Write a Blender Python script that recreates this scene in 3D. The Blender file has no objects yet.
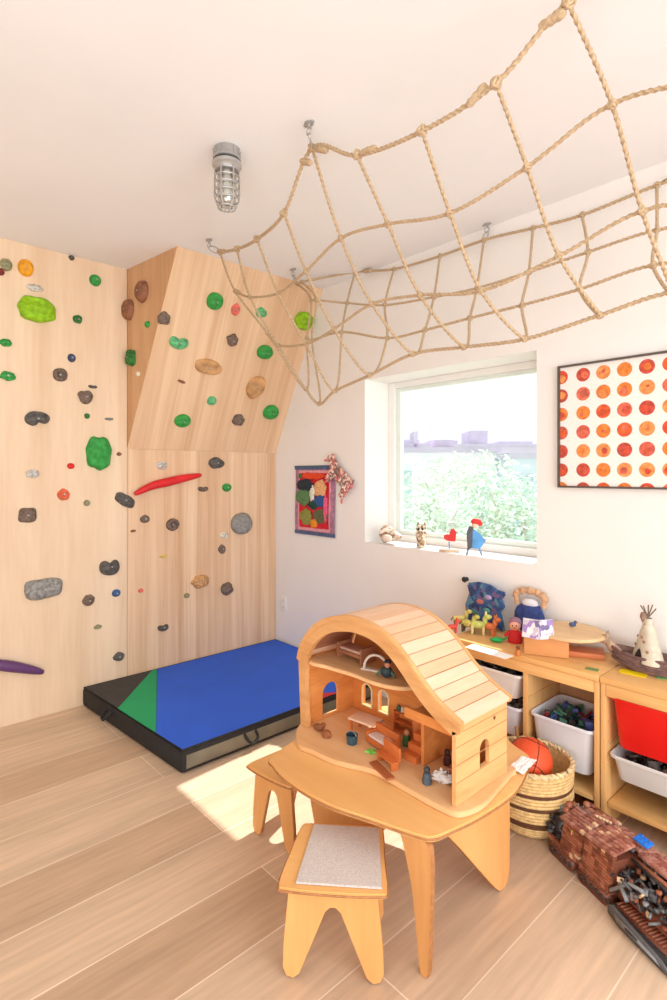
import bpy, bmesh, math, random
from mathutils import Vector, Matrix, noise
random.seed(7)
COL = bpy.context.scene.collection
PI = math.pi
# ------------------------------------------------------------------ camera geometry (room axes: x along the window wall, -y into the room)
R = Vector((.674, .7387, 0)).normalized(); F = Vector((-R.y, R.x, 0)); UP = Vector((0, 0, 1))
CAM = Vector((3.597, -2.655, 1.45)); FPX = 552.0; CX = 333.5; CY = 473.0
CEIL = 2.79
def ray(px, py): return F + R*((px-CX)/FPX) + UP*((CY-py)/FPX)
def hit(px, py, n, p0):
    n = Vector(n); d = ray(px, py); return CAM + d*((Vector(p0)-CAM).dot(n)/d.dot(n))
def onZ(px, py, z): return hit(px, py, (0,0,1), (0,0,z))
def onV(px, py, v): return hit(px, py, (0,1,0), (0,-v,0))
# ------------------------------------------------------------------ materials
def lin(c):
    r = []
    for v in c:
        v /= 255.0
        r.append(v/12.92 if v <= .04045 else ((v+.055)/1.055)**2.4)
    return (*r, 1)
MC = {}
def newmat(name):
    m = bpy.data.materials.new(name); m.use_nodes = True
    nt = m.node_tree; return m, nt, nt.nodes['Principled BSDF']
def mat(rgb, rough=.6, var=.12, scale=18, metal=0, spec=.4, bump=0, name=None):
    key = (tuple(rgb), rough, var, scale, metal, bump)
    if key in MC: return MC[key]
    m, nt, b = newmat(name or 'surface'); N = nt.nodes; L = nt.links
    b.inputs['Roughness'].default_value = rough; b.inputs['Metallic'].default_value = metal
    b.inputs['Specular IOR Level'].default_value = spec
    tc = N.new('ShaderNodeTexCoord'); no = N.new('ShaderNodeTexNoise'); no.inputs['Scale'].default_value = scale; no.inputs['Detail'].default_value = 4
    L.new(tc.outputs['Object'], no.inputs['Vector'])
    cr = N.new('ShaderNodeValToRGB'); c = lin(rgb)
    cr.color_ramp.elements[0].position = .3; cr.color_ramp.elements[1].position = .7
    cr.color_ramp.elements[0].color = (*[x*(1-var) for x in c[:3]], 1); cr.color_ramp.elements[1].color = (*[min(1, x*(1+var)) for x in c[:3]], 1)
    L.new(no.outputs['Fac'], cr.inputs['Fac']); L.new(cr.outputs['Color'], b.inputs['Base Color'])
    if bump:
        bp = N.new('ShaderNodeBump'); bp.inputs['Strength'].default_value = bump; bp.inputs['Distance'].default_value = .004
        L.new(no.outputs['Fac'], bp.inputs['Height']); L.new(bp.outputs['Normal'], b.inputs['Normal'])
    MC[key] = m; return m
def wood(rgb1, rgb2, axis='z', scale=6, rough=.5, stretch=.06, wave=True, name='wood', spec=.35):
    key = ('w', tuple(rgb1), tuple(rgb2), axis, scale, rough, stretch)
    if key in MC: return MC[key]
    m, nt, b = newmat(name); N = nt.nodes; L = nt.links
    b.inputs['Roughness'].default_value = rough; b.inputs['Specular IOR Level'].default_value = spec
    tc = N.new('ShaderNodeTexCoord'); mp = N.new('ShaderNodeMapping')
    s = [1, 1, 1]
    for ax in axis: s['xyz'.index(ax)] = stretch; mp.inputs['Scale'].default_value = s
    L.new(tc.outputs['Object'], mp.inputs['Vector'])
    n1 = N.new('ShaderNodeTexNoise'); n1.inputs['Scale'].default_value = scale; n1.inputs['Detail'].default_value = 5; n1.inputs['Distortion'].default_value = .6
    n2 = N.new('ShaderNodeTexNoise'); n2.inputs['Scale'].default_value = scale*9; n2.inputs['Detail'].default_value = 3
    L.new(mp.outputs[0], n1.inputs['Vector']); L.new(mp.outputs[0], n2.inputs['Vector'])
    ad = N.new('ShaderNodeMath'); ad.operation = 'MULTIPLY_ADD'; ad.inputs[1].default_value = .35
    L.new(n2.outputs['Fac'], ad.inputs[0]); L.new(n1.outputs['Fac'], ad.inputs[2])
    cr = N.new('ShaderNodeValToRGB'); e = cr.color_ramp.elements
    e[0].position = .42; e[0].color = lin(rgb2); e[1].position = .85; e[1].color = lin(rgb1)
    L.new(ad.outputs[0], cr.inputs['Fac']); L.new(cr.outputs['Color'], b.inputs['Base Color'])
    MC[key] = m; return m
def glass(rgb=(235,240,240), trans=.85, rough=.05, name='clear glass'):
    m, nt, b = newmat(name); N = nt.nodes; L = nt.links
    N.remove(b); t = N.new('ShaderNodeBsdfTransparent'); t.inputs[0].default_value = lin(rgb)
    g = N.new('ShaderNodeBsdfGlossy'); g.inputs['Roughness'].default_value = rough
    mx = N.new('ShaderNodeMixShader'); mx.inputs[0].default_value = 1-trans
    L.new(t.outputs[0], mx.inputs[1]); L.new(g.outputs[0], mx.inputs[2]); L.new(mx.outputs[0], N['Material Output'].inputs[0])
    return m
def patchwork(cols, scale=14, rough=.8, name='patterned cloth'):
    m, nt, b = newmat(name); N = nt.nodes; L = nt.links; b.inputs['Roughness'].default_value = rough
    tc = N.new('ShaderNodeTexCoord'); v = N.new('ShaderNodeTexVoronoi'); v.inputs['Scale'].default_value = scale
    L.new(tc.outputs['Object'], v.inputs['Vector'])
    sx = N.new('ShaderNodeSeparateColor'); L.new(v.outputs['Color'], sx.inputs[0])
    cr = N.new('ShaderNodeValToRGB'); cr.color_ramp.interpolation = 'CONSTANT'; e = cr.color_ramp.elements
    while len(e) < len(cols): e.new(1)
    for i, c in enumerate(cols): e[i].position = i/len(cols); e[i].color = lin(c)
    L.new(sx.outputs[0], cr.inputs['Fac']); L.new(cr.outputs['Color'], b.inputs['Base Color'])
    return m
# ------------------------------------------------------------------ mesh building
class MB:
    def __init__(s): s.bm = bmesh.new(); s.mi = 0; s.mats = []
    def use(s, m):
        if m not in s.mats: s.mats.append(m)
        s.mi = s.mats.index(m); return s
    def _merge(s, b2, M=None, em=None):
        ei = None
        if em is not None:
            b2.normal_update(); ei = {f.index for f in b2.faces if abs(f.normal.y) < .5}; b2.faces.index_update(); ei = {f.index for f in b2.faces if abs(f.normal.y) < .5}
            if em not in s.mats: s.mats.append(em)
        if M is not None: b2.transform(M)
        vs = [s.bm.verts.new(v.co) for v in b2.verts]; b2.verts.index_update()
        for f in b2.faces:
            try: nf = s.bm.faces.new([vs[v.index] for v in f.verts]); nf.material_index = s.mats.index(em) if (ei and f.index in ei) else s.mi
            except ValueError: pass
        b2.free(); return s
    def box(s, c, size, rot=None, bev=.0, M=None):
        b = bmesh.new(); bmesh.ops.create_cube(b, size=1)
        bmesh.ops.scale(b, vec=size, verts=b.verts)
        if bev: bmesh.ops.bevel(b, geom=b.edges[:], offset=bev, segments=2, affect='EDGES', profile=.6)
        T = Matrix.Translation(c)
        if rot is not None: T = T @ (rot.to_4x4() if not isinstance(rot, (int, float)) else Matrix.Rotation(rot, 4, 'Z'))
        return s._merge(b, T if M is None else M @ T)
    def ell(s, c, r, M=None, seg=16, n=0, amp=0, seed=0):
        b = bmesh.new(); bmesh.ops.create_uvsphere(b, u_segments=seg, v_segments=max(6, seg//2), radius=1)
        if amp:
            for v in b.verts: v.co *= 1 + amp*noise.noise(v.co*(n or 1.5)+Vector((seed*3.1, seed, 0)))
        bmesh.ops.scale(b, vec=r, verts=b.verts)
        T = Matrix.Translation(c); return s._merge(b, T if M is None else M @ T)
    def prism(s, loops, t, M=None, bev=0, em=None):
        """loops: list of 2-D loops (outline, holes...) in local xz plane, extruded along +y by t"""
        b = bmesh.new(); es = []
        for lp in loops:
            vs = [b.verts.new((x, 0, z)) for x, z in lp]
            for i in range(len(vs)): es.append(b.edges.new((vs[i], vs[(i+1) % len(vs)])))
        if len(loops) == 1: b.faces.new(b.verts[:])
        else: bmesh.ops.triangle_fill(b, use_beauty=True, use_dissolve=False, edges=es)
        r = bmesh.ops.extrude_face_region(b, geom=b.faces[:])
        bmesh.ops.translate(b, vec=(0, t, 0), verts=[g for g in r['geom'] if isinstance(g, bmesh.types.BMVert)])
        bmesh.ops.recalc_face_normals(b, faces=b.faces[:])
        if bev:
            ed = [e for e in b.edges if len(e.link_faces) == 2 and e.calc_face_angle(0) > 1.2]
            try: bmesh.ops.bevel(b, geom=ed, offset=bev, segments=2, affect='EDGES', clamp_overlap=True)
            except Exception: pass
        return s._merge(b, M, em)
    def lathe(s, prof, seg=28, c=(0,0,0), M=None, closed=False):
        b = bmesh.new(); rings = []
        for r, z in prof: rings.append([b.verts.new((max(r, 1e-4)*math.cos(2*PI*i/seg), max(r, 1e-4)*math.sin(2*PI*i/seg), z)) for i in range(seg)])
        for a, q in zip(rings, rings[1:]):
            for i in range(seg): b.faces.new((a[i], a[(i+1) % seg], q[(i+1) % seg], q[i]))
        for rg, (r, z), fl in ((rings[0], prof[0], 1), (rings[-1], prof[-1], 0)):
            if closed or r < .001: b.faces.new(rg[::-1] if fl else rg)
        T = Matrix.Translation(c); return s._merge(b, T if M is None else M @ T)
    def tube(s, pts, r, seg=8, cap=True, closed=False, twist=0, lobes=0, M=None):
        pts = [Vector(p) for p in pts]; n = len(pts); b = bmesh.new()
        rr = r if isinstance(r, (list, tuple)) else [r]*n
        T0 = (pts[1]-pts[0]).normalized(); up = Vector((0,0,1)) if abs(T0.z) < .9 else Vector((1,0,0))
        nrm = T0.cross(up).normalized(); rings = []; L = 0
        for i, p in enumerate(pts):
            if closed: t = (pts[(i+1) % n]-pts[i-1])
            else: t = pts[min(i+1, n-1)]-pts[max(i-1, 0)]
            t.normalize(); nrm = (nrm - t*nrm.dot(t)).normalized(); bi = t.cross(nrm)
            if i: L += (p-pts[i-1]).length
            ring = []
            for k in range(seg):
                a = 2*PI*k/seg; q = rr[i]*(1+.2*math.cos(lobes*a)) if lobes else rr[i]
                aa = a + L*twist; ring.append(b.verts.new(p + nrm*math.cos(aa)*q + bi*math.sin(aa)*q))
            rings.append(ring)
        m = n if closed else n-1
        for i in range(m):
            a, q = rings[i], rings[(i+1) % n]
            for k in range(seg): b.faces.new((a[k], a[(k+1) % seg], q[(k+1) % seg], q[k]))
        if cap and not closed: b.faces.new(rings[0][::-1]); b.faces.new(rings[-1])
        return s._merge(b, M)
    def poly(s, pts): 
        f = s.bm.faces.new([s.bm.verts.new(p) for p in pts]); f.material_index = s.mi; return s
    def build(s, name, m=None, parent=None, smooth=True, ang=40, loc=None):
        me = bpy.data.meshes.new(name); bm = s.bm
        if loc is not None: bmesh.ops.translate(bm, vec=-Vector(loc), verts=bm.verts)
        bmesh.ops.recalc_face_normals(bm, faces=bm.faces[:]) if not getattr(s, 'keepn', False) else None
        for f in bm.faces: f.smooth = smooth
        if smooth:
            for e in bm.edges:
                if len(e.link_faces) == 2 and e.calc_face_angle(0) > math.radians(ang): e.smooth = False
        bm.to_mesh(me); bm.free()
        for mm in (s.mats if s.mats else [m]): me.materials.append(mm)
        o = bpy.data.objects.new(name, me); COL.objects.link(o)
        if parent is not None: o.parent = parent
        if loc is not None: o.location = loc
        return o
def tag(o, label, cat, group=None):
    o['label'] = label; o['category'] = cat
    if group: o['group'] = group
    return o
def thing(name, label, cat, loc=(0,0,0), rotz=0, group=None, M=None):
    o = bpy.data.objects.new(name, None); COL.objects.link(o); o.empty_display_size = .05
    o.location = loc; o.rotation_euler = (0, 0, rotz)
    if M is not None: o.matrix_world = M
    return tag(o, label, cat, group)
def struct(o): o['kind'] = 'structure'; return o
def catmull(P, n=8, closed=False):
    P = [Vector(p) for p in P]; out = []; m = len(P)
    for i in range(m if closed else m-1):
        if closed: a, b, c, d = P[i-1], P[i], P[(i+1) % m], P[(i+2) % m]
        else: a, b, c, d = P[max(i-1, 0)], P[i], P[i+1], P[min(i+2, m-1)]
        for k in range(n):
            t = k/n; out.append(.5*((2*b)+(c-a)*t+(2*a-5*b+4*c-d)*t*t+(3*b-a-3*c+d)*t**3))
    if not closed: out.append(P[-1])
    return out
def rrect(w, h, r, n=5, cx=0, cy=0):
    o = []
    for sx, sy, a0 in ((1,1,0), (-1,1,90), (-1,-1,180), (1,-1,270)):
        for k in range(n+1):
            a = math.radians(a0+90*k/n); o.append((cx+sx*(w/2-r)+r*math.cos(a), cy+sy*(h/2-r)+r*math.sin(a)))
    return o
def arch(w, h, cx=0, z0=0, n=10):
    r = w/2; return [(cx-r, z0), (cx+r, z0)] + [(cx+r*math.cos(PI*k/n), z0+h-r+r*math.sin(PI*k/n)) for k in range(n+1)]
FLAT = Matrix(((1,0,0,0),(0,0,1,0),(0,-1,0,0),(0,0,0,1)))      # prism lying flat: x,z outline -> x,y ; thickness goes down (-z)
def lookrot(right, up, nrm, loc):
    M = Matrix.Identity(4)
    for i, v in enumerate((right, up, nrm)):
        for k in range(3): M[k][i] = v[k]
    for k in range(3): M[k][3] = loc[k]
    return M
# shared materials
PINE = wood((238,192,128), (222,164,96), 'x', 9, .45, .08, name='pine')
PINEZ = wood((236,188,126), (216,158,94), 'z', 9, .45, .08, name='pine upright')
PINEY = wood((240,198,140), (220,164,104), 'y', 9, .45, .08, name='pine deep')
BIRCH = wood((240,188,122), (228,170,104), 'x', 5, .38, .12, name='birch veneer')
BIRCHZ = wood((230,170,106), (212,148,86), 'z', 5, .42, .12, name='birch veneer upright')
PLYEDGE = mat((168,112,66), .6, .2, 60, name='plywood edge')
METAL = mat((178,176,174), .4, .1, 20, metal=.55, name='galvanised metal')
WHITE = mat((238,236,232), .5, .02, 5, name='white paint')
BLACK = mat((34,33,34), .6, .2, 20, name='black')
def stain(c, k=.75): return tuple(int(x*k) for x in c)
# ================================================================== SETTING
def wallpaint(rgb, name):
    m = mat(rgb, .85, .02, 2, spec=.2, name=name); return m
WALLM = wallpaint((238,234,230), 'warm white wall paint'); CEILM = wallpaint((240,239,240), 'warm white ceiling paint')
# floor
def floor_mat():
    m, nt, b = newmat('pale oak planks'); N = nt.nodes; L = nt.links
    b.inputs['Roughness'].default_value = .42; b.inputs['Specular IOR Level'].default_value = .35
    tc = N.new('ShaderNodeTexCoord'); mp = N.new('ShaderNodeMapping')
    mp.inputs['Rotation'].default_value = (0, 0, PI/2); mp.inputs['Location'].default_value = (.62, -.045, 0)
    L.new(tc.outputs['Object'], mp.inputs['Vector'])
    br = N.new('ShaderNodeTexBrick'); br.offset = .37; br.offset_frequency = 2; br.squash = 1
    br.inputs['Scale'].default_value = 1; br.inputs['Brick Width'].default_value = 2.1; br.inputs['Row Height'].default_value = .267
    br.inputs['Mortar Size'].default_value = .0028; br.inputs['Mortar Smooth'].default_value = .4; br.inputs['Bias'].default_value = -.1
    br.inputs['Color1'].default_value = lin((214,186,158)); br.inputs['Color2'].default_value = lin((190,156,126)); br.inputs['Mortar'].default_value = lin((236,214,192))
    L.new(mp.outputs[0], br.inputs['Vector'])
    m2 = N.new('ShaderNodeMapping'); m2.inputs['Scale'].default_value = (1, .07, 1); L.new(tc.outputs['Object'], m2.inputs['Vector'])
    n1 = N.new('ShaderNodeTexNoise'); n1.inputs['Scale'].default_value = 55; n1.inputs['Detail'].default_value = 6; L.new(m2.outputs[0], n1.inputs['Vector'])
    n2 = N.new('ShaderNodeTexNoise'); n2.inputs['Scale'].default_value = 7; n2.inputs['Detail'].default_value = 4; n2.inputs['Distortion'].default_value = .8; L.new(m2.outputs[0], n2.inputs['Vector'])
    r1 = N.new('ShaderNodeMapRange'); r1.inputs[1].default_value = .25; r1.inputs[2].default_value = .75; r1.inputs[3].default_value = .86; r1.inputs[4].default_value = 1.1; L.new(n1.outputs['Fac'], r1.inputs[0])
    r2 = N.new('ShaderNodeMapRange'); r2.inputs[1].default_value = .3; r2.inputs[2].default_value = .7; r2.inputs[3].default_value = .88; r2.inputs[4].default_value = 1.08; L.new(n2.outputs['Fac'], r2.inputs[0])
    mu = N.new('ShaderNodeMath'); mu.operation = 'MULTIPLY'; L.new(r1.outputs[0], mu.inputs[0]); L.new(r2.outputs[0], mu.inputs[1])
    vm = N.new('ShaderNodeVectorMath'); vm.operation = 'SCALE'; L.new(br.outputs['Color'], vm.inputs[0]); L.new(mu.outputs[0], vm.inputs['Scale'])
    L.new(vm.outputs[0], b.inputs['Base Color']); return m
XR = 6.0; YN = -5.0
f = MB(); f.box((XR/2-.1, YN/2+.1, -.05), (XR+.4, -YN+.2+.2, .1)); struct(f.build('floor', floor_mat(), smooth=False))
f = MB(); f.box((XR/2-.1, YN/2+.1, CEIL+.05), (XR+.4, -YN+.2+.2, .1)); struct(f.build('ceiling', CEILM, smooth=False))
f = MB(); f.box((XR/2-.1, YN-.06, CEIL/2), (XR+.3, .12, CEIL)); struct(f.build('wall_front', WALLM, smooth=False))  # unseen wall, added to hold back light from behind the camera
# window wall with its opening
WX0, WX1, WZ0, WZ1, WD = 1.0, 2.22, .985, 2.075, .30
w = MB()
for (x0, x1, z0, z1) in ((-.12, WX0, 0, CEIL), (WX1, XR, 0, CEIL), (WX0, WX1, 0, WZ0), (WX0, WX1, WZ1, CEIL)):
    w.box(((x0+x1)/2, WD/2, (z0+z1)/2), (x1-x0, WD, z1-z0))
struct(w.build('wall_back', WALLM, smooth=False))
w = MB(); w.box((-.081, YN/2, CEIL/2), (.12, -YN, CEIL)); WL = struct(w.build('wall_left', WALLM, smooth=False))
# window
wf = MB(); y0 = .255
for (x0, x1, z0, z1) in ((WX0, WX0+.06, WZ0, WZ1), (WX1-.02, WX1, WZ0, WZ1), (WX0+.06, WX1-.02, WZ0, WZ0+.045), (WX0+.06, WX1-.02, WZ1-.04, WZ1)):
    wf.box(((x0+x1)/2, y0, (z0+z1)/2), (x1-x0, .05, z1-z0), bev=.004)
wroot = bpy.data.objects.new('window_1', None); COL.objects.link(wroot); struct(wroot); wroot.location = (1.61, .255, .985)
def shifted(mb, name, m, root, **k):
    bmesh.ops.translate(mb.bm, vec=-Vector(root.location), verts=mb.bm.verts); return mb.build(name, m, root, **k)
shifted(wf, 'window_frame', WHITE, wroot)
g2 = MB()
for (x0, x1, z0, z1) in ((WX0+.06, WX0+.1, WZ0+.045, WZ1-.04), (WX1-.045, WX1-.02, WZ0+.045, WZ1-.04), (WX0+.1, WX1-.045, WZ0+.045, WZ0+.075), (WX0+.1, WX1-.045, WZ1-.065, WZ1-.04)):
    g2.box(((x0+x1)/2, y0+.01, (z0+z1)/2), (x1-x0, .035, z1-z0), bev=.003)
shifted(g2, 'window_sash', mat((226,234,228), .5, .02, 5), wroot)
g = MB(); g.box((1.6375, .268, 1.53), (1.22-.145, .004, 1.09-.14)); shifted(g, 'window_pane', glass((250,252,252), .96, .02), wroot, smooth=False)
# climbing panels
PLYL = wood((236,210,180), (220,188,154), 'z', 5, .6, .1, name='pale plywood')  # paler sheet, whitened further to carry the grazing light
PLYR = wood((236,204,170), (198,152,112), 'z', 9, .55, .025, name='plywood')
PLYO = wood((234,200,164), (204,160,120), 'xz', 8, .55, .03, name='overhang plywood')
SEAM = -1.21; HZ = 1.61; OX = .57; OY = -1.14
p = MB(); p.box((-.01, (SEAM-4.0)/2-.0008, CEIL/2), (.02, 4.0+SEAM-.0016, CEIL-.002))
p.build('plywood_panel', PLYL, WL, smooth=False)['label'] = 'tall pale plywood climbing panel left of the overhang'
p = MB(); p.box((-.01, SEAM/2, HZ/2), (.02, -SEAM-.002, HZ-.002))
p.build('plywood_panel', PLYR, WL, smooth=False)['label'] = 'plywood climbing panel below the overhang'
ov = thing('climbing_overhang', 'slanted plywood climbing overhang jutting out below the ceiling in the corner', 'climbing wall', (0, -.6, HZ))
def slab(a, b_, c, d_, t, name, m):
    vs = [Vector(v) for v in (a, b_, c, d_) if v is not None]; n = (vs[1]-vs[0]).cross(vs[2]-vs[0]).normalized()
    mb = MB(); lo = [v for v in vs]; hi = [v-n*t for v in vs]
    mb.poly(lo); mb.poly(hi[::-1])
    for i in range(len(vs)): j = (i+1) % len(vs); mb.poly((lo[i], hi[i], hi[j], lo[j]))
    bmesh.ops.remove_doubles(mb.bm, verts=mb.bm.verts, dist=1e-5)
    return shifted(mb, name, m, ov, smooth=False)
slab((0, SEAM, HZ), (0, -.001, HZ), (OX, -.001, CEIL-.001), (OX, OY, CEIL-.001), .018, 'face_panel', PLYO)
slab((0.002, SEAM, HZ+.005), (OX-.001, OY, CEIL-.001), (0.002, SEAM, CEIL-.001), None, .012, 'side_panel', wood((216,172,130), (190,142,100), 'z', 8, .55, .05))  # shade of the side face put into a darker ply tone
# electrical outlet on the window wall
o = MB(); o.box((0, -.004, 0), (.07, .008, .115), bev=.003); o.use(WHITE)
oo = MB().use(WHITE); oo.box((0, -.005, 0), (.07, .008, .115), bev=.003); oo.use(mat((170,165,160)))
for dz in (.025, -.025):
    for dx in (-.008, .008): oo.box((dx, -.0095, dz), (.003, .002, .012))
P_ = onV(282, 603, 0); oo.keepn = True
tag(oo.build('wall_outlet', loc=None), 'small white socket plate low on the wall beside the climbing corner', 'outlet').location = (P_.x+.03, 0, P_.z)
# ================================================================== CLIMBING HOLDS
PLN = {
 'A': (Vector((0,1,0)), Vector((0,0,1)), Vector((0,0,0))),
 'O': (Vector((0,1,0)), Vector((OX,0,CEIL-HZ)).normalized(), Vector((0,0,HZ))),
}
sr = Vector((OX, OY-SEAM, 0)).normalized(); PLN['S'] = (sr, Vector((0,0,1)), Vector((0, SEAM, HZ)))
C_ = dict(lime=(140,188,20), green=(52,150,66), dgreen=(48,112,48), mint=(96,178,120), brown=(140,92,66), dbrown=(112,94,82), tan=(200,152,102), char=(88,84,80), grey=(140,138,134), lgrey=(196,190,182), orange=(244,160,30), red=(214,36,40), redo=(214,98,66), blue=(58,92,140), navy=(66,70,100), purple=(98,60,110), pink=(222,110,96), olive=(142,140,104), cream=(226,214,196), yellow=(214,190,90), dred=(120,40,34))
def hold(pl, px, py, w, h, col, shape, label, rot=0, bolt=None, depth=None):
    w = w*.78 if pl == 'S' else w
    r, u, p0 = PLN[pl]; n = r.cross(u).normalized()
    c = hit(px, py, n, p0); a = hit(px-w/2, py, n, p0); b = hit(px+w/2, py, n, p0); t = hit(px, py-h/2, n, p0); q = hit(px, py+h/2, n, p0)
    W = abs((b-a).dot(r))/2; H = abs((t-q).dot(u))/2
    if shape in ('bar',): W = abs((b-a).length)/2
    D = depth or min(.075, max(.012, .62*min(W, H)+.006)); seed = px*.37+py*.11
    rnd = random.Random(int(px*7+py*13)); base = C_[col]
    mb = MB(); seg = 26; rings = 9; bm = mb.bm; vr = []
    e = {'block': 4.5, 'bar': 2.2}.get(shape, 2.1)
    for k in range(rings+1):
        tt = k/rings; ring = []
        ph = tt*PI/2; rad = math.cos(ph)**(.55 if shape != 'flat' else .35); zz = math.sin(ph)
        if k == rings: rad = .02
        for i in range(seg):
            th = 2*PI*i/seg; cs, sn = math.cos(th), math.sin(th)
            e_ = 2.7 if shape == 'lobed' else e; m = (abs(cs)**e_+abs(sn)**e_)**(-1/e_)
            nz = noise.noise(Vector((cs*1.3+seed, sn*1.3, tt*1.2)))
            amp = {'round': .05, 'rock': .28, 'jug': .16, 'block': .14, 'flat': .1, 'bar': .05, 'lobed': .12, 'wedge': .1, 'hook': .12}.get(shape, .1)
            q_ = m*(1+amp*nz)*rad
            if shape == 'lobed': q_ *= 1+.05*math.cos(7*th+seed)
            if shape == 'hook': q_ *= 1-.78*math.exp(-((th-PI/2)/.62)**2)
            if shape == 'hookd': q_ *= 1-.6*math.exp(-((th-PI*1.6)/.4)**2)
            if shape == 'wedge': q_ *= 1-.32*max(0, sn)*abs(cs)**.5 - .1*max(0, -cs)
            x = cs*q_*W; y = sn*q_*H
            z = D*zz*(1+amp*1.3*noise.noise(Vector((cs*2*rad+seed, sn*2*rad, 4.2))))
            if shape == 'jug': z *= .72+.55*abs(y/H); 
            if shape == 'ring': z *= max(.25, min(1, (rad-.25)*3))
            if shape == 'lobed': z *= .62+.5*abs(math.cos(3.2*y/H+.4*noise.noise(Vector((x/W*2, seed, 0)))))
            if shape == 'wedge': z *= .55-.55*(y/H)
            ring.append(bm.verts.new((x, y, max(0, z))))
        vr.append(ring)
    for a1, b1 in zip(vr, vr[1:]):
        for i in range(seg): bm.faces.new((a1[i], a1[(i+1) % seg], b1[(i+1) % seg], b1[i]))
    bm.faces.new(vr[-1]); bm.faces.new(vr[0][::-1])
    m = mat(base, .65, .5 if shape in ('rock', 'jug', 'block', 'ring', 'hook', 'hookd') else .3, 60 if shape in ('rock', 'jug', 'block', 'ring') else 34, bump=1.0)
    if shape == 'jug': m = mat(base, .6, .38, 13, bump=.5)
    if shape == 'marble': m = mat(base, .6, .5, 40, bump=.5)
    M = lookrot(r, u, n, c) @ Matrix.Rotation(math.radians(rot), 4, 'Z')
    if bolt is None: bolt = min(W, H) > .022
    if bolt:
        o = thing('climbing_hold', label, 'climbing hold', M=M); mb.build('grip', m, o, ang=55)
        b2 = MB(); top = D*(1.0 if shape != 'ring' else .3); b2.lathe([(.0001, 0), (.0055, 0), (.0055, .005), (.003, .005), (.003, .002), (.0001, .002)], 12, c=(0, 0, top-.002)); b2.build('bolt', METAL, o)
    else:
        o = mb.build('climbing_hold', m, ang=55); o.matrix_world = M; tag(o, label, 'climbing hold')
    return o
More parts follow.
